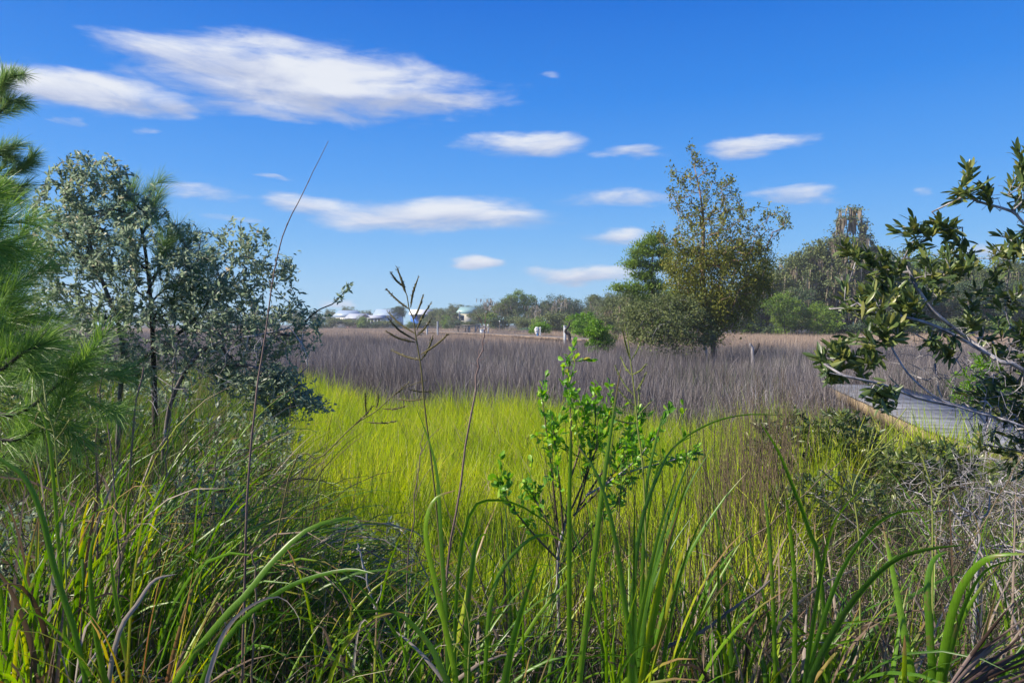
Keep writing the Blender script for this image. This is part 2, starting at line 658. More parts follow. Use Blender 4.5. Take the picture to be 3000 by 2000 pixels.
# ------------------------------------------------------------------ materials
def leaf_mat(name, stops, trans=0.35, rough=0.5, spec=0.4, rand=0.0, tipcol=None, tipstart=0.8, tcol=1.3, noise_scale=0.0, noise_amt=0.0, patch=None, ribs=0.0, blotch=None):
    """leaf: coloured by the piece's own random value (attribute v), dry towards the tip (attribute s), light shines through"""
    m = bpy.data.materials.new(name)
    m.use_nodes = True
    t = m.node_tree
    t.nodes.clear()
    g = NT(t)
    av = g.n('ShaderNodeAttribute', attribute_name='v')
    fac = av.outputs['Fac']
    if rand:
        oi = g.n('ShaderNodeObjectInfo')
        fac = g.m('ADD', g.m('MULTIPLY', fac, 1 - rand), g.m('MULTIPLY', oi.outputs['Random'], rand))
    if noise_amt:
        ge = g.n('ShaderNodeNewGeometry')
        nz = g.noise(ge.outputs['Position'], noise_scale, 3, 0.5)
        fac = g.m('ADD', fac, g.m('MULTIPLY', g.m('SUBTRACT', nz, 0.5), noise_amt))
    c = g.ramp(fac, stops)
    if patch:
        ge = g.n('ShaderNodeNewGeometry')
        nz = g.noise(ge.outputs['Position'], patch[0], 3, 0.6)
        c = g.mix(g.smooth(nz, patch[2], patch[3]), c, (*patch[1], 1))
    if ribs:                     # fine lengthwise veins
        ge = g.n('ShaderNodeNewGeometry')
        mp = g.n('ShaderNodeMapping')
        mp.inputs['Scale'].default_value = (420, 420, 9)
        t.links.new(ge.outputs['Position'], mp.inputs[0])
        nz = g.noise(mp.outputs[0], 1.0, 2, 0.5)
        kf = g.m('ADD', 1 - ribs, g.m('MULTIPLY', nz, 2 * ribs))
        cc = g.n('ShaderNodeCombineColor')
        for q in range(3):
            g.put(cc.inputs[q], kf)
        c = g.mix(1.0, c, cc.outputs[0], 'MULTIPLY')
    if blotch:                   # browned patches
        ge = g.n('ShaderNodeNewGeometry')
        nz = g.noise(ge.outputs['Position'], 16, 4, 0.65)
        c = g.mix(g.m('MULTIPLY', g.smooth(nz, .60, .70), .8), c, (*blotch, 1))
    if tipcol:
        asn = g.n('ShaderNodeAttribute', attribute_name='s')
        f = g.smooth(g.m('ADD', asn.outputs['Fac'], g.m('MULTIPLY', g.m('SUBTRACT', fac, 0.5), 0.3)), tipstart, 1.0)
        c = g.mix(f, c, (*tipcol, 1))
    bs = g.n('ShaderNodeBsdfPrincipled')
    g.put(bs.inputs['Base Color'], c)
    bs.inputs['Roughness'].default_value = rough
    bs.inputs['Specular IOR Level'].default_value = spec
    tr = g.n('ShaderNodeBsdfTranslucent')
    hs = g.n('ShaderNodeHueSaturation')
    hs.inputs['Value'].default_value = tcol
    hs.inputs['Saturation'].default_value = 1.1
    hs.inputs['Hue'].default_value = 0.49
    g.put(hs.inputs['Color'], c)
    g.put(tr.inputs['Color'], hs.outputs[0])
    mx = g.n('ShaderNodeMixShader')
    mx.inputs[0].default_value = trans
    t.links.new(bs.outputs[0], mx.inputs[1])
    t.links.new(tr.outputs[0], mx.inputs[2])
    out = g.n('ShaderNodeOutputMaterial')
    t.links.new(mx.outputs[0], out.inputs[0])
    return m


def solid_mat(name, c1, c2=None, rough=0.8, scale=8.0, bump=0.3, stretch=(1, 1, 1), spec=0.3, detail=6, lo=0.35, hi=0.65, metallic=0.0, objcoord=True, rand=0.0, bdist=0.02):
    m = bpy.data.materials.new(name)
    m.use_nodes = True
    t = m.node_tree
    g = NT(t)
    bs = t.nodes['Principled BSDF']
    tcn = g.n('ShaderNodeTexCoord')
    mp = g.n('ShaderNodeMapping')
    mp.inputs['Scale'].default_value = stretch
    t.links.new(tcn.outputs['Object' if objcoord else 'Generated'], mp.inputs[0])
    nz = g.noise(mp.outputs[0], scale, detail, 0.6, 0.2)
    c2 = c2 or tuple(x * 0.6 for x in c1)
    f = g.smooth(nz, lo, hi)
    c = g.mix(f, (*c2, 1), (*c1, 1))
    if rand:
        oi = g.n('ShaderNodeObjectInfo')
        k = g.m('ADD', 1 - rand / 2, g.m('MULTIPLY', oi.outputs['Random'], rand))
        cc = g.n('ShaderNodeCombineColor')
        for i in range(3):
            g.put(cc.inputs[i], k)
        c = g.mix(1.0, c, cc.outputs[0], 'MULTIPLY')
    g.put(bs.inputs['Base Color'], c)
    bs.inputs['Roughness'].default_value = rough
    bs.inputs['Specular IOR Level'].default_value = spec
    bs.inputs['Metallic'].default_value = metallic
    if bump:
        bp = g.n('ShaderNodeBump')
        bp.inputs['Strength'].default_value = bump
        bp.inputs['Distance'].default_value = bdist
        g.put(bp.inputs['Height'], nz)
        t.links.new(bp.outputs[0], bs.inputs['Normal'])
    return m


M = {}
M['cord'] = leaf_mat('cordgrass_green', [(0.0, (.10, .17, .025)), (0.3, (.28, .41, .024)), (0.65, (.43, .54, .03)), (1.0, (.68, .64, .10))], trans=.5, rough=.5, spec=.25, rand=.35, tcol=1.25,
                     noise_scale=0.8, noise_amt=0.9)
M['rush'] = leaf_mat('dead_rush', [(0.0, (.045, .039, .039)), (0.45, (.14, .121, .122)), (0.8, (.265, .238, .235)), (1.0, (.58, .54, .54))], trans=.15, rough=.7, spec=.2, rand=.3,
                     noise_scale=0.25, noise_amt=0.45)
M['tan'] = leaf_mat('tan_marsh_grass', [(0.0, (.25, .18, .13)), (0.5, (.42, .32, .24)), (1.0, (.58, .47, .36))], trans=.25, rough=.7, spec=.2, rand=.4, noise_scale=0.08, noise_amt=0.6)
M['blade'] = leaf_mat('broad_grass_blade', [(0.0, (0.049, 0.126, 0.014)), (0.45, (0.105, 0.240, 0.014)), (0.8, (0.203, 0.348, 0.016)), (1.0, (0.392, 0.432, 0.022))], trans=.42, rough=.38, spec=.5,
                      tipcol=(.30, .20, .08), tipstart=.88, tcol=1.35, ribs=.45, blotch=(.20, .15, .05))
M['yellowblade'] = leaf_mat('yellowing_grass_blade', [(0.0, (.30, .33, .02)), (1.0, (.36, .27, .03))], trans=.4, rough=.45, spec=.4, tipcol=(.36, .22, .10), tipstart=.8, ribs=.4, blotch=(.22, .12, .04))
M['rustblade'] = leaf_mat('rusty_grass_blade', [(0.0, (.20, .07, .018)), (0.6, (.26, .11, .03)), (1.0, (.22, .22, .03))], trans=.3, rough=.55, spec=.3, tipcol=(.22, .25, .04), tipstart=.4)
M['dryblade'] = leaf_mat('dry_grass_blade', [(0.0, (0.075, 0.049, 0.030)), (0.4, (0.173, 0.120, 0.083)), (0.8, (0.300, 0.240, 0.195)), (1.0, (0.413, 0.360, 0.330))], trans=.2, rough=.6, spec=.3)
M['straw'] = leaf_mat('straw_blade', [(0.0, (.16, .12, .08)), (0.5, (.33, .27, .20)), (1.0, (.52, .46, .40))], trans=.25, rough=.5, spec=.35)
M['under'] = leaf_mat('undergrowth_grass', [(0.0, (0.030, 0.077, 0.014)), (0.5, (0.078, 0.165, 0.016)), (1.0, (0.204, 0.308, 0.020))], trans=.4, rough=.45, spec=.4, rand=.3, tipcol=(.26, .19, .08), tipstart=.85)
M['pine'] = leaf_mat('pine_needles', [(0.0, (.07, .16, .035)), (0.5, (.15, .30, .05)), (1.0, (.30, .46, .09))], trans=.35, rough=.4, spec=.45)
M['pinedull'] = leaf_mat('pine_needles_dull', [(0.0, (.12, .22, .08)), (0.6, (.19, .32, .10)), (1.0, (.32, .42, .16))], trans=.35, rough=.45, spec=.35)
M['shrubleaf'] = leaf_mat('grey_green_leaf', [(0.0, (0.165, 0.220, 0.146)), (0.6, (0.242, 0.319, 0.213)), (0.93, (0.352, 0.418, 0.291)), (1.0, (0.440, 0.374, 0.269))], trans=.5, rough=.42, spec=.6)
M['myrtle'] = leaf_mat('olive_leaf', [(0.0, (0.056, 0.098, 0.039)), (0.5, (0.106, 0.159, 0.046)), (0.85, (0.188, 0.226, 0.055)), (1.0, (0.250, 0.244, 0.066))], trans=.3, rough=.36, spec=.55)
M['saplingleaf'] = leaf_mat('fresh_leaf', [(0.0, (.09, .24, .03)), (0.6, (.19, .42, .035)), (0.94, (.36, .56, .06)), (1.0, (.5, .42, .06))], trans=.42, rough=.4, spec=.45)
M['cedar'] = leaf_mat('olive_crown', [(0.0, (.07, .09, .018)), (0.45, (.16, .185, .026)), (0.8, (.26, .265, .035)), (1.0, (.32, .25, .05))], trans=.3, rough=.5, spec=.3)
M['oak1'] = leaf_mat('oak_crown_grey_green', [(0.0, (0.062, 0.088, 0.039)), (0.5, (0.129, 0.165, 0.061)), (1.0, (0.246, 0.277, 0.094))], trans=.25, rough=.6, spec=.25, rand=0.25)
M['oak2'] = leaf_mat('oak_crown_bright', [(0.0, (0.068, 0.130, 0.022)), (0.5, (0.149, 0.247, 0.030)), (1.0, (0.284, 0.390, 0.048))], trans=.3, rough=.6, spec=.25, rand=0.2)
M['oak3'] = leaf_mat('crown_dark', [(0.0, (0.037, 0.072, 0.034)), (0.6, (0.075, 0.117, 0.050)), (1.0, (0.138, 0.182, 0.072))], trans=.2, rough=.6, spec=.25, rand=0.2)
M['moss'] = leaf_mat('spanish_moss', [(0.0, (0.170, 0.140, 0.106)), (0.5, (0.306, 0.255, 0.196)), (1.0, (0.468, 0.399, 0.315))], trans=.25, rough=.8, spec=.1)
M['bark'] = solid_mat('bark_grey', (.16, .14, .13), (.05, .045, .045), 0.85, 14, 0.6, (1, 1, .3))
M['barkdark'] = solid_mat('bark_dark', (.075, .06, .055), (.02, .018, .02), 0.85, 18, 0.5, (1, 1, .3))
M['barkpale'] = solid_mat('bark_pale_grey', (.42, .40, .42), (.16, .15, .16), 0.8, 20, 0.5, (1, 1, .4))
M['barkpink'] = solid_mat('bark_reddish', (.34, .22, .16), (.14, .09, .07), 0.85, 12, 0.5, (1, 1, .3))
M['deadwood'] = solid_mat('dead_wood', (.36, .34, .36), (.15, .14, .15), 0.8, 12, 0.4, (1, 1, .3))
M['reed'] = solid_mat('reed_stalk', (.22, .15, .13), (.10, .065, .06), 0.6, 9, 0.2, (1, 1, .2))
M['blackrush'] = solid_mat('dark_rush_stem', (.035, .03, .022), (.012, .012, .010), 0.6, 9, 0.1, (1, 1, .2))
M['brownrush'] = solid_mat('brown_rush_stem', (.19, .14, .09), (.06, .045, .03), 0.7, 9, 0.1, (1, 1, .2))
M['seed'] = leaf_mat('seed_spike', [(0.0, (.09, .075, .03)), (0.5, (.16, .14, .05)), (1.0, (.36, .34, .2))], trans=.15, rough=.6, spec=.3)
M['seedgreen'] = leaf_mat('seed_spike_green', [(0.0, (.16, .20, .05)), (0.6, (.28, .32, .08)), (1.0, (.5, .5, .3))], trans=.25, rough=.6, spec=.3)
M['deck'] = solid_mat('weathered_plank', (.24, .25, .285), (.075, .08, .095), 0.75, 3.0, 0.5, (2, 16, 16), rand=.7, lo=.3, hi=.7)
M['beam'] = solid_mat('deck_beam', (.34, .26, .16), (.16, .12, .08), 0.75, 3.0, 0.3, (1, 14, 14), rand=.25)
M['dockbeam'] = solid_mat('dock_beam', (.24, .17, .12), (.08, .06, .05), 0.8, 1.2, 0.1, lo=.42, hi=.58)
M['woodgrey'] = solid_mat('grey_timber', (.26, .23, .21), (.13, .115, .11), 0.8, 4.0, 0.2, (4, 4, 1))
M['woodblue'] = solid_mat('pale_painted_timber', (.45, .48, .52), (.30, .32, .36), 0.6, 4.0, 0.1)
M['white'] = solid_mat('white_paint', (.78, .78, .77), (.66, .67, .68), 0.5, 3.0, 0.05)
M['bluewall'] = solid_mat('blue_siding', (.05, .20, .68), (.04, .17, .58), 0.6, 3.0, 0.1, (1, 1, 10))
M['pinkwall'] = solid_mat('pink_brick_wall', (.50, .34, .33), (.40, .27, .27), 0.7, 3.0, 0.1)
M['creamwall'] = solid_mat('cream_wall', (.66, .62, .50), (.58, .54, .44), 0.7, 3.0, 0.1)
M['roofblue'] = solid_mat('pale_metal_roof', (.33, .42, .54), (.27, .35, .46), 0.4, 3.0, 0.05)
M['roofwhite'] = solid_mat('white_metal_roof', (.40, .43, .50), (.33, .36, .43), 0.45, 3.0, 0.05)
M['roofgreen'] = solid_mat('green_metal_roof', (.26, .42, .42), (.22, .36, .36), 0.4, 3.0, 0.05)
M['glass'] = solid_mat('window_glass', (.035, .05, .08), (.025, .035, .06), 0.12, 3.0, 0.0, spec=0.8)
M['shutter'] = solid_mat('dark_shutter', (.03, .04, .06), (.02, .03, .05), 0.5, 3.0, 0.0)
M['bucketblue'] = solid_mat('blue_plastic', (.05, .22, .5), (.04, .18, .42), 0.4, 3.0, 0.0)
M['lawn'] = solid_mat('lawn_green', (.10, .26, .05), (.07, .19, .04), 0.9, 3.0, 0.3)
M['palm'] = leaf_mat('dead_palmetto', [(0.0, (.04, .025, .02)), (0.6, (.11, .07, .055)), (1.0, (.26, .19, .16))], trans=.12, rough=.6, spec=.3)


def ground_mat():
    m = bpy.data.materials.new('marsh_soil')
    m.use_nodes = True
    t = m.node_tree
    g = NT(t)
    bs = t.nodes['Principled BSDF']
    ge = g.n('ShaderNodeNewGeometry')
    n1 = g.noise(ge.outputs['Position'], 0.7, 8, 0.6)
    n2 = g.noise(ge.outputs['Position'], 22, 6, 0.7)
    c = g.mix(g.smooth(n1, .4, .6), (.028, .024, .018, 1), (.06, .05, .034, 1))
    c = g.mix(g.smooth(n2, .5, .7), c, (.10, .085, .06, 1))
    g.put(bs.inputs['Base Color'], c)
    bs.inputs['Roughness'].default_value = 0.9
    bp = g.n('ShaderNodeBump')
    bp.inputs['Strength'].default_value = 0.8
    bp.inputs['Distance'].default_value = 0.05
    g.put(bp.inputs['Height'], n2)
    t.links.new(bp.outputs[0], bs.inputs['Normal'])
    return m


M['soil'] = ground_mat()
BARK_SLOT = {}

# ------------------------------------------------------------------ ground
def build_ground():
    xs = np.unique(np.concatenate([np.linspace(-12, 14, 90), np.linspace(-400, -12, 36), np.linspace(14, 400, 36)]))
    ys = np.unique(np.concatenate([np.linspace(-40, 0, 8), np.linspace(0, 14, 60), np.linspace(14, 260, 90), np.linspace(260, 1600, 14)]))
    xs[0], xs[-1] = -1500, 1500
    X, Y = np.meshgrid(xs, ys)
    Z = gz(X, Y) + 0.03 * np.sin(X * 2.1 + 1) * np.sin(Y * 1.7) * (Y < 40)
    v = np.stack([X, Y, Z], -1).reshape(-1, 3)
    nx = len(xs)
    i = (np.arange(len(ys) - 1)[:, None] * nx + np.arange(nx - 1)[None]).reshape(-1)
    f = np.stack([i, i + 1, i + nx + 1, i + nx], 1)
    mb = MB()
    mb.add(v, None, f)
    o = mb.obj('marsh_ground', M['soil'], smooth=True, kind='structure')
    # a strip of mown lawn behind the dock
    mb = MB()
    a, b = P(1600, 962, 150), P(1720, 962, 150)
    mb.add([(-2, 138, 1.0), (22, 128, 1.0), (30, 168, 1.3), (4, 178, 1.3)], None, [(0, 1, 2, 3)])
    mb.obj('lawn', M['lawn'], kind='structure')


build_ground()


# ------------------------------------------------------------------ instancing (only for what nobody could count)
def scatter(name, protos, mats_, pts, rotz, scale, idx, label, cat, tilt=0.12, lean=None):
    me = bpy.data.meshes.new(name)
    n = len(pts)
    me.vertices.add(n)
    me.vertices.foreach_set('co', np.asarray(pts, np.float32).ravel())
    rot = np.stack([rng.normal(0, tilt, n), rng.normal(0, tilt, n), rotz], 1).astype(np.float32)
    if lean is not None:         # wind-laid swathes
        rot[:, :2] += lean * (1 + rng.normal(0, .3, (n, 1)))
    at = me.attributes.new('rot', 'FLOAT_VECTOR', 'POINT')
    at.data.foreach_set('vector', rot.ravel())
    at = me.attributes.new('scl', 'FLOAT_VECTOR', 'POINT')
    at.data.foreach_set('vector', np.asarray(scale, np.float32).ravel())
    at = me.attributes.new('idx', 'INT', 'POINT')
    at.data.foreach_set('value', np.asarray(idx, np.int32))
    me.update()
    o = link(name, me)
    ng = bpy.data.node_groups.new(name + '_nodes', 'GeometryNodeTree')
    ng.interface.new_socket('Geometry', in_out='INPUT', socket_type='NodeSocketGeometry')
    ng.interface.new_socket('Geometry', in_out='OUTPUT', socket_type='NodeSocketGeometry')
    gi = ng.nodes.new('NodeGroupInput')
    go = ng.nodes.new('NodeGroupOutput')
    iop = ng.nodes.new('GeometryNodeInstanceOnPoints')
    iop.inputs['Pick Instance'].default_value = True
    gti = ng.nodes.new('GeometryNodeGeometryToInstance')
    for me_p in reversed(protos):
        po = bpy.data.objects.new('tuft', me_p)
        oi = ng.nodes.new('GeometryNodeObjectInfo')
        oi.inputs['Object'].default_value = po
        oi.inputs['As Instance'].default_value = False
        g1 = ng.nodes.new('GeometryNodeGeometryToInstance')
        ng.links.new(oi.outputs['Geometry'], g1.inputs[0])
        ng.links.new(g1.outputs[0], gti.inputs[0])
    # the instances are joined, then one is picked for every point
    ng.nodes.remove(gti)
    jg = ng.nodes.new('GeometryNodeJoinGeometry')
    for nd in [x for x in ng.nodes if x.bl_idname == 'GeometryNodeGeometryToInstance']:
        ng.links.new(nd.outputs[0], jg.inputs[0])
    ng.links.new(jg.outputs[0], iop.inputs['Instance'])
    ng.links.new(gi.outputs[0], iop.inputs['Points'])

    def attr(nm, typ):
        a = ng.nodes.new('GeometryNodeInputNamedAttribute')
        a.data_type = typ
        a.inputs['Name'].default_value = nm
        return a.outputs[0]
    e2r = ng.nodes.new('FunctionNodeEulerToRotation')
    ng.links.new(attr('rot', 'FLOAT_VECTOR'), e2r.inputs[0])
    ng.links.new(e2r.outputs[0], iop.inputs['Rotation'])
    ng.links.new(attr('scl', 'FLOAT_VECTOR'), iop.inputs['Scale'])
    ng.links.new(attr('idx', 'INT'), iop.inputs['Instance Index'])
    ng.links.new(iop.outputs[0], go.inputs[0])
    md = o.modifiers.new('tufts', 'NODES')
    md.node_group = ng
    tag(o, label, cat, None, 'stuff')
    return o


def tuft(n, spread, L, Wd, th, bend, segs=3, mat=None, name='tuft', Lv=0.2, cross=2, broken=0.0, pw=1.4, seed_v=None, tangle=0.0, mat2=None, frac2=0.0):
    mb = MB()
    r = spread * np.sqrt(rng.random(n))
    an = rng.random(n) * 2 * PI
    base = np.stack([r * np.cos(an), r * np.sin(an), np.full(n, -0.03)], 1)
    azm = an * 0 + rng.random(n) * 2 * PI
    azm = np.where(rng.random(n) < 0.6, PI / 2 - an, azm)
    Ls = L * (1 + rng.normal(0, Lv, n)).clip(0.3, 1.6)
    th0 = np.abs(rng.normal(0, th, n))
    bd = np.abs(rng.normal(0, bend, n))
    if tangle:
        k = rng.random(n) < tangle
        th0 = np.where(k, rng.uniform(0.5, 1.4, n), th0)
        bd = np.where(k, rng.normal(0.5, 0.8, n), bd)
        Ls = np.where(k, Ls * 0.6, Ls)
        base[:, 2] += np.where(k, rng.uniform(0, 0.4, n) * L, 0)
    mi = 0
    if mat2 is not None:
        k2 = rng.random(n) < frac2
        blades(mb, base[~k2], azm[~k2], Ls[~k2], Wd * rng.uniform(.7, 1.3, (~k2).sum()), th0[~k2], bd[~k2], segs, pw, rng.random((~k2).sum()) * 3, rng.normal(0, .5, (~k2).sum()), cross=cross)
        blades(mb, base[k2], azm[k2], Ls[k2], Wd * rng.uniform(.7, 1.3, k2.sum()), th0[k2], bd[k2], segs, pw, rng.random(k2.sum()) * 3, rng.normal(0, .5, k2.sum()), cross=cross, mat=1)
        return mb.mesh(name, [mat, mat2])
    blades(mb, base, azm, Ls, Wd * rng.uniform(.7, 1.3, n), th0, bd, segs, pw, rng.random(n) * 3, rng.normal(0, .5, n), cross=cross)
    return mb.mesh(name, mat)


# boundary between the green cordgrass and the dead rush behind it
EDGE = [(-30, 19.5), (-6, 19.3), (-4.8, 17.8), (-3.6, 16.3), (-2.5, 15.2), (-1, 14.8), (0, 14.3), (1, 13.8), (2, 13.2), (3, 12.2), (4.4, 12.1), (5.0, 12.0), (30, 12)]


def edge(x):
    return np.interp(x, [e[0] for e in EDGE], [e[1] for e in EDGE])


def jitter_grid(x0, x1, y0, y1, sp):
    X, Y = np.meshgrid(np.arange(x0, x1, sp), np.arange(y0, y1, sp))
    X = X.ravel() + rng.uniform(-.5, .5, X.size) * sp
    Y = Y.ravel() + rng.uniform(-.5, .5, Y.size) * sp
    return X, Y


def on_walk(x, y, m=0.0):
    """inside the boardwalk's strip"""
    xl = np.interp(y, WY, WX)
    return (x > xl - m) & (x < xl + 1.62 + m) & (y < 19)


WY = [4.4, 5.2, 6.2, 7.2, 8.2, 9.0, 9.8, 15.5, 22.0]
WX = [9.6, 8.3, 7.2, 6.4, 5.98, 5.88, 5.97, 7.45, 9.2]
WW = 1.62


def build_marsh():
    # green cordgrass
    X, Y = jitter_grid(-14, 7, 3.6, 21, 0.105)
    wob = 0.35 * np.sin(X * 3.1) + 0.2 * np.sin(X * 8.3 + 1)
    k = (Y < edge(X) + wob * 0.6) & (Y > bank_edge(X) - 0.9) & (np.abs(X) < Y * 0.8 + 1) & (X < np.minimum(np.interp(Y, WY, WX) - .35, 5.3))
    k &= ~((X < -(.37 + .045 * (Y > 12)) * Y + .3 * np.sin(Y * 2)) & (Y < 20))
    k &= ~((X > 2.6) & (rng.random(len(X)) < 0.45 * np.clip((X - 2.6), 0, 1)))
    X, Y = X[k], Y[k]
    n = len(X)
    protos = [tuft(12, .09, .58, .0085, .16, .38, 4, M['cord'], Lv=.28, mat2=M['dryblade'], frac2=.07) for _ in range(5)]
    h = 0.86 + 0.16 * np.sin(X * 1.7 + Y * .6) + rng.normal(0, .12, n)
    h *= np.where(Y > edge(X) - 1.0, 1.15, 1.0)
    sc_ = np.stack([np.ones(n), np.ones(n), h.clip(.5, 1.6)], 1)
    scatter('cordgrass', protos, None, np.stack([X, Y, gz(X, Y)], 1), rng.random(n) * 6.28, sc_, rng.integers(0, 5, n),
            'bright yellow green cordgrass filling the wet hollow in front of the dead rushes', 'grass', 0.06)
    # dead grey rush
    near = [tuft(36, .17, 1.08, .0085, .15, .32, 4, M['rush'], Lv=.22, tangle=.16) for _ in range(4)]
    front = [tuft(34, .22, .9, .008, .3, .6, 4, M['rush'], Lv=.28, tangle=.5) for _ in range(3)]
    mid = [tuft(55, .50, 1.10, .016, .10, .20, 3, M['rush'], Lv=.13, tangle=.05) for _ in range(3)]
    far = [tuft(60, 1.2, 1.12, .04, .08, .15, 2, M['rush'], Lv=.12) for _ in range(2)]
    tan = [tuft(60, .7, 1.10, .022, .10, .2, 3, M['tan'], Lv=.13) for _ in range(2)]
    tanf = [tuft(60, 1.3, 1.10, .045, .08, .15, 2, M['tan'], Lv=.12) for _ in range(2)]
    mixed = [tuft(40, .22, 1.02, .007, .12, .25, 4, M['rush'], Lv=.2, mat2=M['under'], frac2=.35) for _ in range(2)]
    protos = near + front + mid + far + tan + tanf + mixed
    oN, oF, oM, oR, oT, oTf, oX = 0, 4, 7, 10, 12, 14, 16
    pts, idx, scl = [], [], []

    def put(X, Y, ix, s):
        pts.append(np.stack([X, Y, gz(X, Y)], 1))
        idx.append(ix)
        scl.append(s)
    # near band
    X, Y = jitter_grid(-30, 32, 11, 36, 0.27)
    wob = 0.35 * np.sin(X * 3.1) + 0.2 * np.sin(X * 8.3 + 1)
    k = (Y > edge(X) + wob * 0.6 - 0.1) & (np.abs(X) < Y * 0.8 + 1) & ~on_walk(X, Y, 0.0)
    X, Y = X[k], Y[k]
    n = len(X)
    ix = rng.integers(oN, oN + 4, n)
    dfront = Y - edge(X)
    ix = np.where((dfront < 1.6) & (rng.random(n) < .45), rng.integers(oF, oF + 3, n), ix)
    ix = np.where((dfront < 4) & (X > 1) & (rng.random(n) < .3), rng.integers(oF, oF + 3, n), ix)
    green = (np.sin(X * .45 + 2) * np.sin(Y * .33 + X * .2) > .55) | ((X > 4) & (X < 12) & (np.sin(X * .9) * np.sin(Y * .6) > .1))
    ix = np.where(green & (rng.random(n) < .6), rng.integers(oX, oX + 2, n), ix)
    h = 0.93 + 0.07 * np.sin(X * .8 + Y * .5) + .07 * np.sin(X * 2.3 - Y * 1.1) * np.sin(X * 1.3 + Y * 1.9) + rng.normal(0, .10, n)
    h *= np.where(dfront < 1.2, .82, 1)
    h *= np.where((X > 5.0) & (Y < 14.2), .62, 1)
    put(X, Y, ix, np.stack([np.ones(n), np.ones(n), h], 1))
    # middle distance
    X, Y = jitter_grid(-62, 62, 35.5, 74, 0.62)
    k = (Y < shore(X) + 1.5) & (np.abs(X) < Y * 0.8 + 1)
    X, Y = X[k], Y[k]
    n = len(X)
    tanp = 1 / (1 + np.exp(-((X - 6) * .12 + (Y - 48) * .11 + 1.0 * np.sin(X * .2 + Y * .13))))
    ix = np.where(rng.random(n) < tanp, rng.integers(oT, oT + 2, n), rng.integers(oM, oM + 3, n))
    h = 0.95 + 0.06 * np.sin(X * .3 + Y * .2) + rng.normal(0, .06, n)
    put(X, Y, ix, np.stack([np.ones(n), np.ones(n), h], 1))
    # far
    X, Y = jitter_grid(-150, 62, 73, 197, 1.35)
    k = (Y < shore(X) + 3) & (np.abs(X) < Y * 0.8 + 1)
    X, Y = X[k], Y[k]
    n = len(X)
    tanp = 1 / (1 + np.exp(-((Y - 95) * .05 + 1.4 * np.sin(X * .06 + Y * .09))))
    tanp = np.where(X > 5, 0.9, tanp)
    ix = np.where(rng.random(n) < tanp, rng.integers(oTf, oTf + 2, n), rng.integers(oR, oR + 2, n))
    h = 0.95 + rng.normal(0, .07, n)
    put(X, Y, ix, np.stack([np.ones(n), np.ones(n), h], 1))
    pts_, idx_, scl_ = np.concatenate(pts), np.concatenate(idx), np.concatenate(scl)
    lx, ly = pts_[:, 0], pts_[:, 1]
    f = np.clip(np.sin(lx * .55 + 1.3 * np.sin(ly * .31)) * np.sin(ly * .42 + 1.1 * np.sin(lx * .37)) - .25, 0, 1) * (ly < 60)
    lean = np.stack([.25 * f * np.sin(lx * .2), .75 * f], 1)
    scl_ = scl_ * np.stack([1 + 0 * f, 1 + 0 * f, 1 - .22 * f], 1)
    scatter('dead_marsh_rush', protos, None, pts_, rng.random(len(pts_)) * 6.28, scl_, idx_,
            'dead purple grey rushes covering the whole marsh from the green hollow to the far tree line', 'grass', 0.05, lean)
    return len(pts_)


build_marsh()


# ------------------------------------------------------------------ trees beyond the marsh
def moss_strands(mb, pos, n, L0, W0, mat=0):
    """grey strands hanging from the boughs, each a few ragged tapering ribbons"""
    pos = np.asarray(pos)
    k = rng.integers(0, len(pos), n)
    p = pos[k] + rng.normal(0, .12, (n, 3))
    L = L0 * rng.uniform(.35, 1.3, n)
    sg = 3
    s = np.linspace(0, 1, sg + 1)
    sway = rng.normal(0, .05, (n, 1, 3)) * s[None, :, None] * L[:, None, None] * 2
    c = p[:, None] + sway
    c[:, :, 2] -= s[None] * L[:, None]
    az_ = rng.random(n) * PI
    S = np.stack([np.cos(az_), np.sin(az_), 0 * az_], 1)[:, None]
    prof = np.array([.7, 1.0, .6, .05])[None] * (W0 * rng.uniform(.5, 1.5, n))[:, None]
    prof = prof * rng.uniform(.6, 1.3, prof.shape)
    v = np.stack([c - S * prof[..., None] / 2, c + S * prof[..., None] / 2], 2)
    f = np.array([[2 * i, 2 * i + 1, 2 * i + 3, 2 * i + 2] for i in range(sg)])
    F = f[None] + (np.arange(n) * (sg + 1) * 2)[:, None, None]
    mb.add(v.reshape(-1, 3), None, F.reshape(-1, 4), np.repeat(rng.random(n), (sg + 1) * 2), 0, mat)


def dome_targets(n, h, w_, base=0.25, rag=0.25, flat=1.0, lump=4):
    """targets through a lumpy crown"""
    cs = []
    for i in range(lump):
        a = rng.random() * 2 * PI
        r = rng.random() ** .6 * w_ * .30
        z = h * rng.uniform(base + .18, .84)
        cs.append((r * math.cos(a), r * math.sin(a) * flat, z, w_ * rng.uniform(.16, .3), h * rng.uniform(.12, .2)))
    cs.append((0, 0, h * .72, w_ * .28, h * .26))
    pts = []
    while len(pts) < n:
        c = cs[rng.integers(len(cs))]
        u = rng.normal(0, 1, 3)
        u /= np.linalg.norm(u)
        r = rng.uniform(.55, 1.0 + rag * rng.random())
        p = np.array([c[0] + u[0] * c[3] * r, c[1] + u[1] * c[3] * r, c[2] + u[2] * c[4] * r])
        if p[2] > h * base * .8:
            pts.append(p)
    return np.array(pts)


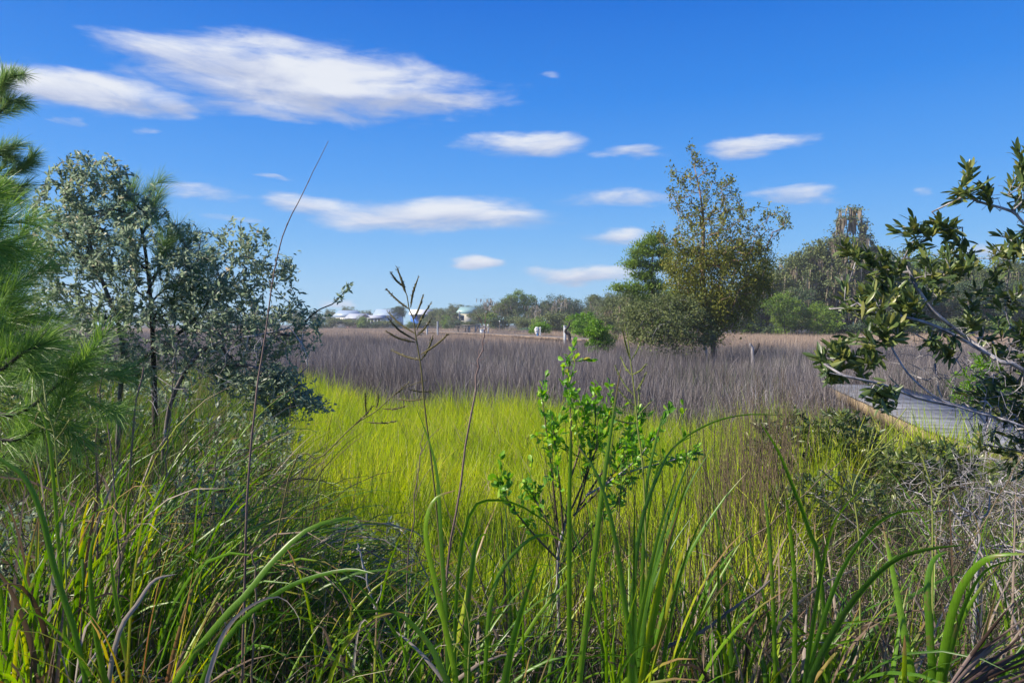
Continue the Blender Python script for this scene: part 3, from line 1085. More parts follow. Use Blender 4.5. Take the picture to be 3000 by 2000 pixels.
def crown_leaves(mb, ends, per, spread, L, Wd, mat=0, upb=0.2, vz=0.6):
    n = len(ends) * per
    c = np.repeat(ends, per, 0)
    sp_ = np.repeat(rng.uniform(.45, 1.35, len(ends)), per)[:, None]
    p = c + rng.normal(0, 1, (n, 3)) * np.array([spread, spread, spread * vz]) * sp_
    d = rng.normal(0, 1, (n, 3))
    d[:, 2] += upb
    va = np.repeat(rng.random(len(ends)), per) * .55 + rng.random(n) * .45
    kites(mb, p, d, L * rng.uniform(.6, 1.3, n), Wd * rng.uniform(.6, 1.3, n), a=va, mat=mat)


def make_tree(name, h, w_, leafmat, barkmat, n=120, per=46, spread=.42, leafL=.26, moss=0, mossL=1.2, base=.25, lump=4, tip=.012, trunk_r=None, mossW=.16, bare=0, rag=.25):
    root = empty(name, (0, 0, 0))
    T = dome_targets(n, h, w_, base, rag, 1, lump)
    lean = rng.normal(0, .03, 2)
    zz = np.linspace(-.2, h * .55, 8)
    tr = np.stack([zz * lean[0] + rng.normal(0, .03, 8), zz * lean[1] + rng.normal(0, .03, 8), zz], 1)
    Pn, par, r, ends = grow(tr, T, seg=h * .06, wob=.35, tip=tip, down=1.2)
    mb = MB()
    skin(mb, Pn, par, r, rmin=tip * 1.6, thick=7)
    mb.obj('trunk', barkmat, root)
    mb = MB()
    crown_leaves(mb, Pn[ends], per, spread, leafL, leafL * .62)
    mb.obj('crown', leafmat, root)
    if moss:
        mb = MB()
        src = Pn[ends]
        src = src[src[:, 2] < h * .92]
        moss_strands(mb, src - np.array([0, 0, .15]), moss, mossL, mossW)
        mb.obj('hanging_moss', M['moss'], root, kind='stuff')
    return root


def bush(name, h, w_, leafmat, n=45, per=40, spread=.3, leafL=.2, lump=4):
    root = empty(name, (0, 0, 0))
    T = dome_targets(n, h, w_, .05, .3, 1, lump)
    tr = np.array([(0, 0, -.1), (0, 0, h * .12), (0, 0, h * .22)])
    Pn, par, r, ends = grow(tr, T, seg=h * .1, wob=.4, tip=.01, down=.8)
    mb = MB()
    skin(mb, Pn, par, r, rmin=.012, thick=5)
    mb.obj('stem', M['bark'], root)
    mb = MB()
    crown_leaves(mb, Pn[ends], per, spread, leafL, leafL * .62)
    mb.obj('foliage', leafmat, root)
    return root


protoset = {
    'oakA': make_tree('live_oak', 10, 11, M['oak1'], M['bark'], 150, 60, .5, .30, 260, 1.5, .22, 6),
    'oakB': make_tree('live_oak', 10, 9, M['oak1'], M['bark'], 130, 60, .45, .30, 420, 1.9, .25, 5),
    'oakC': make_tree('live_oak', 10, 10, M['oak3'], M['barkdark'], 140, 60, .5, .30, 180, 1.5, .2, 5),
    'oakD': make_tree('live_oak', 10, 9, M['oak2'], M['bark'], 130, 60, .45, .28, 30, 1.0, .15, 5),
    'bare': make_tree('mossy_dead_oak', 10, 8, M['oak1'], M['deadwood'], 70, 5, .4, .25, 260, 1.4, .3, 4, tip=.05, rag=.5),
    'pineF': make_tree('pine_tree', 12, 7, M['oak3'], M['barkpink'], 90, 70, .5, .28, 0, 1, .5, 5),
    'bushA': bush('shrub', 3, 4, M['oak1'], 45, 60, .35, .24),
    'bushB': bush('shrub', 3, 3.6, M['oak2'], 45, 60, .32, .22),
    'bushC': bush('shrub', 3, 4, M['oak3'], 45, 60, .34, .24),
}
PROTO_H = {'oakA': 10, 'oakB': 10, 'oakC': 10, 'oakD': 10, 'bare': 10, 'pineF': 12, 'bushA': 3, 'bushB': 3, 'bushC': 3}
proto_used = {}


LANDMARKS = [(60, 'the pine tips'), (180, 'the grey shrub left edge'), (300, 'the grey shrub top'), (430, 'the slender pine'), (560, 'the grey shrub saddle'), (700, 'the grey shrub right lobe'), (790, 'the tall reed'), (905, 'the tip of the left shrub'), (1020, 'the broad blue roof'), (1072, 'the pink gable'), (1105, 'the cream porch'), (1172, 'the dark evergreen'), (1212, 'the big seed head'),
             (1245, 'the blue house'), (1282, 'the tall marsh post'), (1346, 'the utility pole'), (1375, 'the green roof'), (1414, 'the white dock box'), (1464, 'the lamp post'), (1515, 'the tallest far oak'),
             (1573, 'the white float bundle'), (1661, 'the crooked snag'), (1750, 'the bright green bush'), (1908, 'the shelved pine'), (2000, 'the sprawling oak bush'), (2090, 'the lone tree trunk'), (2150, 'the gap right of the lone tree'), (2206, 'the forked stump'),
             (2300, 'the low rounded tree'), (2400, 'the small bright tree'), (2483, 'the mossy spire tree'), (2560, 'the leftmost myrtle leaves'), (2660, 'the upper left shrub twigs'), (2770, 'the thick shrub stem'),
             (2870, 'the shrub top spray'), (2980, 'the right edge shrub leaves')]


def beside(px):
    lx, ph = min(LANDMARKS, key=lambda q: abs(q[0] - px))
    if abs(lx - px) < 14:
        return 'behind ' + ph
    return ('left of ' if px < lx else 'right of ') + ph


def place(kind, px, top, d, wscale=1.0, label=None, cat=None, group=None, base_z=None):
    """a tree of that kind whose top shows at (px, top) from d metres away"""
    p = P(px, top, d)
    z0 = float(gz(p[0], p[1])) if base_z is None else base_z
    hgt = p[2] - z0
    s = hgt / PROTO_H[kind]
    src = protoset[kind]
    if kind not in proto_used:
        o = src
        proto_used[kind] = 1
    else:
        o = copy_tree(src)
    o.location = (float(p[0]), float(p[1]), z0)
    o.rotation_euler = (0, 0, rng.random() * 6.28)
    k = s * wscale
    o.scale = (k * rng.uniform(.92, 1.08), k * rng.uniform(.92, 1.08), s)
    for key in ('label', 'category', 'group'):
        if key in o:
            del o[key]
    if group and label:
        label = label + ', ' + beside(px)
    tag(o, label, cat, group)
    return o


GL = 'trees of the far tree line on the left'
# far line on the left, behind and between the houses
left_line = [('oakC', 925, 905, 215), ('oakA', 965, 905, 220), ('oakA', 1017, 897, 225), ('oakC', 1045, 905, 230), ('oakA', 1075, 908, 228), ('oakB', 1105, 908, 226),
             ('oakA', 1140, 903, 222), ('oakA', 1245, 926, 205), ('oakA', 1275, 902, 200), ('oakC', 1300, 897, 205), ('oakA', 1330, 890, 210),
             ('oakC', 1360, 888, 212), ('oakC', 1390, 890, 205)]
left_line += [(['oakA', 'oakC', 'oakB'][i % 3], px, 896 + (i * 7) % 17, 205 + (i * 5) % 20) for i, px in enumerate(range(60, 900, 62))]
for (k, px, top, d) in left_line:
    place(k, px, top, d, 1.0, 'round topped oak in the far hazy row', 'tree', GL)
place('pineF', 1172, 896, 195, 1.5, 'dark dense evergreen standing between the white roofs and the blue house', 'tree')
mid_line = [('oakB', 1265, 912, 185), ('oakA', 1300, 905, 180), ('oakB', 1335, 915, 170), ('bare', 1435, 862, 152), ('oakC', 1415, 885, 165), ('oakA', 1400, 905, 160),
            ('oakA', 1470, 885, 158), ('oakD', 1515, 845, 150), ('oakA', 1490, 870, 148), ('oakC', 1545, 865, 152), ('bare', 1568, 885, 140), ('oakB', 1560, 900, 142), ('oakC', 1625, 856, 150),
            ('bare', 1632, 862, 138), ('oakC', 1665, 868, 148), ('oakA', 1600, 880, 150), ('oakC', 1705, 870, 150), ('oakB', 1740, 862, 135), ('oakC', 1752, 858, 138), ('oakA', 1790, 858, 120), ('oakB', 1770, 880, 115)]
lab_mid = {1435: 'pale dead forked tree with a tuft of dark crown left of the tallest far oak', 1515: 'tallest pale green oak of the far tree line', 1568: 'grey moss draped bare oak right behind the white bundle on the dock',
           1632: 'bare pale boughs hung with moss in front of the dark far oak'}
for (k, px, top, d) in mid_line:
    l = lab_mid.get(px)
    place(k, px, top, d, 1.0, l or {'oakA': 'grey green oak in the far tree line', 'oakB': 'moss hung oak in the far tree line', 'oakC': 'dark oak in the far tree line',
                                    'oakD': 'bright oak in the far tree line'}[k], 'tree', None if l else 'oaks in the middle of the far tree line')
for i, px in enumerate([90, 210, 330, 450, 570, 650, 720, 790, 860, 925, 955, 985, 1020, 1060, 1100, 1125, 1150, 1200, 1225, 1250, 1285, 1310, 1340, 1375, 1405, 1440, 1475, 1510, 1545, 1580, 1620, 1650, 1690, 1720, 1760]):
    k = ['bushA', 'bushB', 'bushC', 'bushA'][i % 4]
    sh = float(shore((px - 1500) / FPX * 170))
    d = min(192, sh + 3)
    place(k, px, rng.uniform(928, 944) if px < 1400 else rng.uniform(918, 940), d, 1.25,
          {'bushA': 'grey green bush along the far marsh edge', 'bushB': 'light green bush along the far marsh edge', 'bushC': 'dark bush along the far marsh edge'}[k], 'bush', 'bushes along the far marsh edge')

# the wood on the right
right_wood = [('oakA', 1830, 862, 100, 1.0), ('oakB', 1870, 870, 96, 1.0), ('oakA', 1905, 862, 92, 1.0), ('oakB', 1960, 860, 90, 1.0), ('oakC', 2010, 850, 90, 1.1), ('oakC', 2080, 850, 88, 1.1), ('oakC', 2150, 840, 88, 1.1),
              ('oakC', 2215, 800, 86, 1.0), ('oakA', 2290, 750, 86, .9), ('oakB', 2340, 735, 84, .85), ('oakB', 2400, 700, 84, .8), ('oakC', 2440, 690, 92, .9), ('oakC', 2540, 700, 90, .9), ('oakB', 2560, 720, 84, .8), ('oakA', 2620, 740, 88, .9), ('oakD', 2700, 730, 95, .9), ('oakA', 2780, 745, 88, .9),
              ('oakD', 2860, 752, 92, .9), ('oakA', 2940, 745, 90, .9), ('oakC', 3020, 740, 90, .9), ('oakA', 3120, 730, 92, .9), ('oakC', 2700, 800, 82, .9), ('oakC', 2850, 810, 82, .9), ('oakC', 2980, 805, 84, .9), ('oakC', 2350, 830, 80, .9), ('oakC', 2180, 860, 80, 1.0)]
names_r = {2483: 'tallest tree of the right wood, its spire hung with tan moss', 2290: 'oak with a ragged crown on the left shoulder of the mossy spire tree', 2700: 'pale green crown rising behind the shrub branches on the right'}
for (k, px, top, d, ws) in right_wood:
    l = names_r.get(px) if top != 800 else None
    place(k, px, top, d, ws, l or {'oakA': 'grey green oak of the right wood', 'oakB': 'moss hung oak of the right wood', 'oakC': 'dark oak of the right wood',
                                   'oakD': 'light green tree of the right wood'}[k], 'tree', None if l else 'oaks of the right wood')
place('oakD', 2300, 850, 74, 1.05, 'low bright green rounded tree at the edge of the right wood', 'tree')
place('oakD', 2400, 880, 74, .9, 'small bright green tree right beside the low rounded tree', 'tree')
for i, px in enumerate([1880, 1930, 1985, 2060, 2130, 2190, 2250, 2330, 2420, 2500, 2590, 2680, 2760, 2840, 2930, 3020]):
    k = ['bushC', 'bushA', 'bushB'][i % 3]
    x = (px - 1500) / FPX * 78
    place(k, px, rng.uniform(915, 945), float(shore(x)) + 1.5, 1.3, {'bushA': 'grey green bush fronting the right wood', 'bushB': 'light green bush fronting the right wood',
          'bushC': 'dark bush fronting the right wood'}[k], 'bush', 'bushes at the foot of the right wood')
for i, px in enumerate([1800, 1855, 1925, 1990, 2060, 2120, 2185, 2245, 2310, 2375, 2440, 2505, 2570, 2635, 2700, 2765, 2830, 2895, 2960, 3025, 3090]):
    k = ['oakC', 'oakA', 'oakC', 'oakB'][i % 4]
    place(k, px, rng.uniform(835, 885), rng.uniform(96, 106) if px > 2000 else 110, 1.25, {'oakA': 'grey green tree deep inside the right wood', 'oakB': 'mossy tree deep inside the right wood',
          'oakC': 'dark tree deep inside the right wood'}[k], 'tree', 'trees deep in the right wood')
for i, px in enumerate([1840, 1950, 2050, 2160, 2235, 2330, 2440, 2530, 2620, 2720, 2810, 2900, 2990, 3070]):
    place('bushC', px, rng.uniform(880, 905), 90 if px > 2000 else 100, 1.2, 'shaded understory bush of the right wood', 'bush', 'dark bushes in the right wood')
for k, o in protoset.items():
    if k not in proto_used:
        for ch in list(o.children):
            bpy.data.objects.remove(ch)
        bpy.data.objects.remove(o)


# ------------------------------------------------------------------ trees standing in the marsh
def body_tree(name, label, cat, d, trunk_px, polys, leafmat, barkmat, tip, seg, per, spread, leafL, leafW, trunk_r=None, moss=0, dens=None, gap=0, flat=.8, rmin=0, thickness=1, upb=.4, fine=False, ex=2.3, down=1.5, bark_parts=True):
    tp = spline(np.array([P(x, y, d) for (x, y) in trunk_px]), 14)
    base = tp[0].copy()
    base[2] = float(gz(base[0], base[1])) - .15
    tp = np.vstack([base, tp])
    T = np.vstack([sample_body(pl, d, n, flat, gap) for (pl, n) in polys])
    Pn, par, r, ends = grow(tp, T, seg=seg, wob=.35, tip=tip, down=down, ex=ex)
    org = base
    root = empty(name, org, label, cat)
    mb = MB()
    skin(mb, Pn, par, r * thickness, rmin=rmin, thick=8, rmax=trunk_r)
    mb.obj('trunk', barkmat, root, org)
    return root, Pn, par, r, ends, org


def lone_tree():
    d = 27.0
    trunk = [(2092, 1040), (2088, 985), (2080, 950), (2062, 860), (2058, 760), (2062, 660), (2050, 560), (2032, 480)]
    low = [(1930, 745), (1965, 770), (2000, 730), (2080, 740), (2150, 700), (2240, 720), (2260, 790), (2250, 860), (2200, 920), (2130, 960), (2100, 990), (2060, 980), (2010, 930), (1975, 860)]
    midp = [(1915, 670), (1930, 660), (1960, 700), (2000, 620), (2050, 600), (2100, 640), (2150, 600), (2190, 640), (2240, 700), (2240, 610), (2300, 620), (2310, 670), (2270, 730), (2200, 760), (2100, 760), (2000, 760), (1950, 730)]
    up = [(1958, 475), (1975, 500), (2005, 500), (2018, 415), (2045, 410), (2062, 500), (2085, 470), (2105, 500), (2110, 560), (2145, 520), (2165, 560), (2180, 620), (2120, 640), (2040, 640), (1975, 620), (1955, 560)]
    root, Pn, par, r, ends, org = body_tree('lone_tree', 'tall half bare tree with olive lower crown standing alone in the dead rushes', 'tree', d, trunk,
                                            [(low, 470), (midp, 270), (up, 130)], M['cedar'], M['barkpink'], .009, .35, 0, 0, 0, 0, flat=.75, rmin=0.0)
    mb = MB()
    E = Pn[ends]
    # short upright tufts of leaves along the outer twigs
    lowm = E[:, 2] < P(0, 745, d)[2]
    crown_leaves(mb, E[lowm], 52, .16, .12, .05, upb=1.0, vz=1.5)
    par_pts = Pn[par[ends]]
    crown_leaves(mb, E[~lowm], 12, .07, .12, .06, upb=.8, vz=1.8)
    crown_leaves(mb, par_pts[~lowm], 5, .07, .11, .055, upb=.8, vz=1.4)
    mb.obj('crown', M['cedar'], root, org)


lone_tree()


def grey_oak():
    # the sprawling grey green oak bush at the foot of the lone tree
    d = 26.3
    poly = [(1835, 915), (1862, 880), (1900, 892), (1935, 855), (1975, 872), (2010, 850), (2045, 880), (2085, 940), (2095, 1000), (2060, 1030), (1980, 1040), (1900, 1020), (1850, 1000), (1840, 950)]
    root, Pn, par, r, ends, org = body_tree('oak_bush', 'sprawling grey green bush with bare grey twigs below, left of the lone tree trunk', 'bush', d,
                                            [(2070, 1038), (2062, 1010), (2040, 985), (2000, 965), (1960, 950)], [(poly, 330)], None, M['deadwood'], .006, .3, 0, 0, 0, 0, flat=.8, down=.2)
    mb = MB()
    E = Pn[ends]
    upm = E[:, 2] > P(0, 1005, d)[2]
    crown_leaves(mb, E[upm], 40, .2, .11, .055)
    crown_leaves(mb, E[~upm], 12, .2, .10, .055)
    mb.obj('crown', M['oak1'], root, org)
    # trees behind on the left, ahead of the wood
    for (px, top, dd, kind, lab) in [(1860, 848, 60, 'oakA', 'pale mossy oak directly behind the pine left of the lone tree'), (1800, 868, 70, 'oakB', 'moss hung oak at the right end of the far tree line'),
                                     (1960, 835, 50, 'oakD', 'light olive tree between the pine and the lone tree')]:
        o = copy_tree(protoset[kind])
        p = P(px, top, dd)
        s = (p[2] - 0) / 10
        o.location = (float(p[0]), float(p[1]), 0)
        o.scale = (s * 1.1, s * 1.1, s)
        for key in ('label', 'category', 'group'):
            if key in o:
                del o[key]
        tag(o, lab, 'tree')


grey_oak()


def spire_tree():
    d = 83
    org_px = [(2490, 960), (2488, 880), (2484, 780), (2482, 690), (2480, 640)]
    spire = [(2425, 730), (2440, 660), (2455, 640), (2462, 612), (2490, 606), (2520, 612), (2530, 650), (2556, 660), (2560, 730), (2600, 760)]
    body = [(2395, 780), (2430, 720), (2560, 720), (2610, 780), (2620, 880), (2590, 940), (2430, 945), (2395, 870)]
    root, Pn, par, r, ends, org = body_tree('spire_oak', 'tallest tree of the right wood, its spire hung with tan moss', 'tree', d, org_px, [(spire, 70), (body, 130)], None, M['barkdark'], .02, .8, 0, 0, 0, 0, flat=.8)
    mb = MB()
    crown_leaves(mb, Pn[ends], 42, .42, .26, .16)
    mb.obj('crown', M['oak1'], root, org)
    mb = MB()
    moss_strands(mb, Pn[ends], 620, 1.9, .22)
    moss_strands(mb, Pn[ends][Pn[ends][:, 2] > P(0, 760, d)[2]], 260, 1.9, .28)
    mb.obj('hanging_moss', M['moss'], root, org, kind='stuff')


spire_tree()


def small_pine():
    d = 38
    trunk = [(1910, 985), (1912, 900), (1908, 800), (1915, 740), (1920, 695)]
    shelves = [[(1868, 706), (1900, 692), (1935, 696), (1950, 712), (1915, 722), (1875, 724)], [(1838, 742), (1870, 722), (1905, 730), (1925, 748), (1880, 752), (1845, 752)], [(1920, 735), (1950, 730), (1962, 748), (1935, 754)],
               [(1826, 775), (1862, 764), (1900, 772), (1890, 784), (1840, 786)], [(1905, 770), (1950, 765), (1965, 780), (1930, 792), (1900, 784)], [(1852, 802), (1900, 795), (1935, 806), (1900, 818), (1860, 816)],
               [(1790, 852), (1830, 830), (1880, 834), (1900, 850), (1850, 862), (1800, 862)], [(1890, 830), (1935, 822), (1965, 842), (1925, 856), (1895, 848)], [(1870, 866), (1930, 858), (1960, 876), (1930, 900), (1880, 896)]]
    root, Pn, par, r, ends, org = body_tree('pine_tree', 'flat shelved bright green pine just left of the lone tree', 'tree', d, trunk, [(s, 24) for s in shelves], None, M['barkpink'], .009, .4, 0, 0, 0, 0, flat=.6, down=.3)
    mb = MB()
    crown_leaves(mb, Pn[ends], 60, .22, .20, .05, upb=.8, vz=.5)
    mb.obj('crown', M['oak2'], root, org)


small_pine()


def marsh_bush(name, label, d, poly, base_px, mat, n, per, sp, L, bark='bark', down=.4):
    root, Pn, par, r, ends, org = body_tree(name, label, 'bush', d, [(base_px[0], base_px[1]), (base_px[0] + 2, base_px[1] - 15), (base_px[0], base_px[1] - 35)], [(poly, n)], None, M[bark], .006, .25, 0, 0, 0, 0, flat=.8, down=down)
    mb = MB()
    E = Pn[ends] + rng.normal(0, sp * .9, (len(ends), 3)) * np.array([1.2, 1.2, 1.0])
    crown_leaves(mb, E, per, sp * .8, L, L * .45, upb=.9)
    mb.obj('foliage', mat, root, org)


M['brightbush'] = leaf_mat('bright_bush', [(0.0, (.05, .14, .014)), (0.5, (.12, .27, .018)), (1.0, (.22, .38, .03))], trans=.35, rough=.5, spec=.3)
marsh_bush('green_bush', 'small bright green bush standing in the rushes in front of the far tree line', 30, [(1725, 960), (1750, 950), (1775, 965), (1782, 1000), (1768, 1022), (1735, 1022), (1722, 990)], (1750, 1020), M['brightbush'], 70, 70, .12, .10)
marsh_bush('young_tree', 'pale green young tree with level branches left behind the bright bush', 52, [(1670, 960), (1690, 925), (1712, 915), (1735, 930), (1760, 950), (1750, 970), (1700, 985), (1680, 975)], (1712, 990), M['brightbush'], 60, 60, .22, .17)
marsh_bush('yellow_bush', 'yellow green bush behind the white bundle on the dock', 66, [(1566, 958), (1580, 950), (1598, 952), (1602, 968), (1590, 974), (1568, 972)], (1584, 975), M['brightbush'], 40, 60, .2, .17)
marsh_bush('yellow_bush', 'small pale bush beside the bright bush toward the lone tree', 36, [(1775, 990), (1790, 975), (1800, 990), (1795, 1010), (1778, 1012)], (1786, 1012), M['oak1'], 26, 50, .12, .10)


# ------------------------------------------------------------------ houses beyond the marsh
def house(name, label, cx_px, d, w_, dep, z0, eave, ridge, wall, roof, rz=0.0, hip=False, windows=(), ridge_dir='x', porch=False):
    c = P(cx_px, 950, d)
    root = empty(name, (c[0], c[1], 0.9), label, 'house', None, rz)
    mb = MB()
    h0, h1, h2 = z0 - .9, eave - .9, ridge - .9
    mb.box(-w_ / 2, w_ / 2, -dep / 2, dep / 2, h0, h1)
    if ridge_dir == 'y' and not hip:     # gable walls face the viewer
        for y in (-dep / 2, dep / 2):
            mb.add([(-w_ / 2, y, h1), (w_ / 2, y, h1), (0, y, h2 - .05)], [(0, 1, 2)])
    mb.obj('wall', wall, root)
    mb = MB()
    o_ = .5
    th = .16
    if hip:
        rl = w_ * .31
        v = [(-w_ / 2 - o_, -dep / 2 - o_, h1 - .1), (w_ / 2 + o_, -dep / 2 - o_, h1 - .1), (w_ / 2 + o_, dep / 2 + o_, h1 - .1), (-w_ / 2 - o_, dep / 2 + o_, h1 - .1), (-rl, 0, h2), (rl, 0, h2)]
        mb.add(v, [(0, 4, 3), (1, 2, 5)], [(0, 1, 5, 4), (2, 3, 4, 5), (0, 3, 2, 1)])
    else:
        a_, b_ = (w_ / 2 + o_, dep / 2 + o_) if ridge_dir == 'x' else (dep / 2 + o_, w_ / 2 + o_)
        prof = [(-b_, h1 - .15), (0, h2), (b_, h1 - .15), (b_, h1 - .15 + th), (0, h2 + th), (-b_, h1 - .15 + th)]
        v = [(x, y, z) if ridge_dir == 'x' else (y, x, z) for x in (-a_, a_) for (y, z) in prof]
        f4 = [(0, 1, 7, 6), (1, 2, 8, 7), (2, 3, 9, 8), (3, 4, 10, 9), (4, 5, 11, 10), (5, 0, 6, 11), (0, 5, 4, 1), (1, 4, 3, 2), (6, 7, 10, 11), (7, 8, 9, 10)]
        mb.add(v, None, f4)
    mb.obj('roof', roof, root)
    for (wx, wz, ww, wh, sh) in windows:
        y = -dep / 2
        mb = MB()
        t_ = .08
        mb.box(wx - ww / 2 - t_, wx - ww / 2, y - .05, y + .02, wz - t_, wz + wh + t_)
        mb.box(wx + ww / 2, wx + ww / 2 + t_, y - .05, y + .02, wz - t_, wz + wh + t_)
        mb.box(wx - ww / 2, wx + ww / 2, y - .05, y + .02, wz + wh, wz + wh + t_)
        mb.box(wx - ww / 2, wx + ww / 2, y - .05, y + .02, wz - t_, wz)
        wf = mb.obj('window', M['white'], root)
        mb = MB()
        mb.box(wx - ww / 2, wx + ww / 2, y - .02, y + .02, wz, wz + wh)
        mb.obj('pane', M['glass'], wf)
        if sh:
            for q in (-1, 1):
                mb = MB()
                xx = wx + q * (ww / 2 + t_ + .17)
                mb.box(xx - .15, xx + .15, y - .06, y + .02, wz - .05, wz + wh + .05)
                mb.obj('shutter', M['shutter'], root)
    if porch:
        mb = MB()
        mb.box(-w_ / 2, w_ / 2, -dep / 2 - 2.2, -dep / 2 - .02, h1 - .2, h1 + .05)
        mb.obj('porch_roof', M['roofwhite'], root)
        for i in range(5):
            mb = MB()
            x = -w_ / 2 + .15 + i * (w_ - .3) / 4
            mb.box(x - .1, x + .1, -dep / 2 - 2.1, -dep / 2 - 1.9, h0, h1 - .2)
            mb.obj('porch_post', M['white'], root)
    return root


house('white_house', 'white house under a broad pale blue metal roof at the far left shore', 1020, 213, 8.5, 8, .9, 4.4, 6.6, M['white'], M['roofblue'], 0.1, True, windows=((-2.4, 2.0, .9, 1.2, False), (0, 2.0, .9, 1.2, False), (2.4, 2.0, .9, 1.2, False)))
house('white_house', 'low house with a long white roof beside the pink gable', 1052, 207, 5.5, 6, .9, 4.0, 5.3, M['pinkwall'], M['roofwhite'], -.25, False, windows=((-1.2, 2.0, .9, 1.0, False), (1.3, 2.0, .9, 1.0, False)))
house('pink_house', 'pink walled house with a white edged gable facing the marsh', 1072, 205, 4.6, 6, .9, 3.3, 5.2, M['pinkwall'], M['roofwhite'], 0.15, False, ridge_dir='y', windows=((0, 1.6, .9, 1.1, False),))
house('cream_house', 'low cream house with an open porch on white posts', 1105, 205, 4.2, 5, .9, 4.1, 4.8, M['creamwall'], M['roofwhite'], 0, False, windows=((-1.0, 1.4, .8, 1.2, False), (1.0, 1.4, .8, 1.2, False)), porch=True)
house('white_house', 'pale roofed house half hidden by the dark evergreen', 1140, 219, 7.5, 7, .9, 5.0, 6.9, M['white'], M['roofblue'], -.1, False, windows=((-2.0, 2.4, .9, 1.2, False), (1.6, 2.4, .9, 1.2, False)))
house('blue_house', 'bright blue house with white trim and dark shutters behind the seed head', 1235, 209, 6.0, 7, .9, 5.2, 6.6, M['bluewall'], M['white'], 0.05, False,
      windows=((-.2, 3.0, .8, 1.4, True), (2.2, 3.0, .8, 1.4, True), (-2.2, 3.0, .5, 1.2, False)))
house('green_roofed_house', 'house with a pale green metal roof among the far oaks', 1370, 195, 6.5, 7, .9, 5.2, 7.2, M['creamwall'], M['roofgreen'], 0.1, True, windows=((-1.6, 2.4, .9, 1.2, False), (1.6, 2.4, .9, 1.2, False)))
house('white_house', 'tiny white gable glimpsed between the dark oaks above the lawn', 1692, 178, 1.9 + .8, 4, .9, 2.7, 3.7, M['white'], M['roofwhite'], 0.0, False, ridge_dir='y', windows=((0, 1.0, .6, .8, False),))


# ------------------------------------------------------------------ dock and its things
def dock():
    path = [(-12.5, 97), (-7.6, 90), (-2, 74), (1.6, 62), (4.6, 52), (6.2, 46)]
    pts = np.array(path, float)
    zd = 1.20
    root = empty('dock', (pts[1][0], pts[1][1], 0), 'long low timber dock crossing the marsh in front of the far tree line', 'dock')
    org = np.array([pts[1][0], pts[1][1], 0])
    c = spline(np.hstack([pts, np.full((len(pts), 1), zd)]), 190)
    bm1 = MB()
    for i in range(0, 189):
        p, q = c[i], c[i + 1]
        dv = q - p
        rz = math.atan2(dv[1], dv[0])
        L = np.linalg.norm(dv)
        m = MB()
        m.box(-L * .46, L * .46, -.8, .8, -.04, .0)
        v = m.v[0]
        co, si = math.cos(rz), math.sin(rz)
        v = np.stack([v[:, 0] * co - v[:, 1] * si, v[:, 0] * si + v[:, 1] * co, v[:, 2]], 1)
        bm1.add(v + (p + q) / 2, None, m.f4[0])
    bm1.obj('deck', M['woodgrey'], root, org, kind='stuff')
    for sgn in (-1, 1):
        t = np.gradient(c, axis=0)
        nrm = np.stack([t[:, 1], -t[:, 0], 0 * t[:, 0]], 1)
        nrm /= np.linalg.norm(nrm, axis=1, keepdims=True)
        e = c + nrm * .84 * sgn
        mb = MB()
        a = e[::6]
        for i in range(len(a) - 1):
            p, q = a[i], a[i + 1]
            v = [p + (0, 0, -.03), q + (0, 0, -.03), q + (0, 0, -.18), p + (0, 0, -.18)]
            w2 = nrm[i * 6] * .06 * sgn
            v = v + [x + w2 for x in v]
            mb.add(v, None, [(0, 1, 2, 3), (7, 6, 5, 4), (0, 4, 5, 1), (2, 6, 7, 3)])
        mb.obj('edge_beam', M['dockbeam'], root, org)
        for i in range(4, 190, 14):
            mb = MB()
            p = c[i] + nrm[i] * .70 * sgn
            tube(mb, [p + (0, 0, -1.4), p + (0, 0, -.05)], .1, 6)
            mb.obj('pile', M['woodgrey'], root, org)


dock()


def box_thing(mb, p, w_, dp, h):
    mb.box(p[0] - w_ / 2, p[0] + w_ / 2, p[1] - dp / 2, p[1] + dp / 2, p[2], p[2] + h)


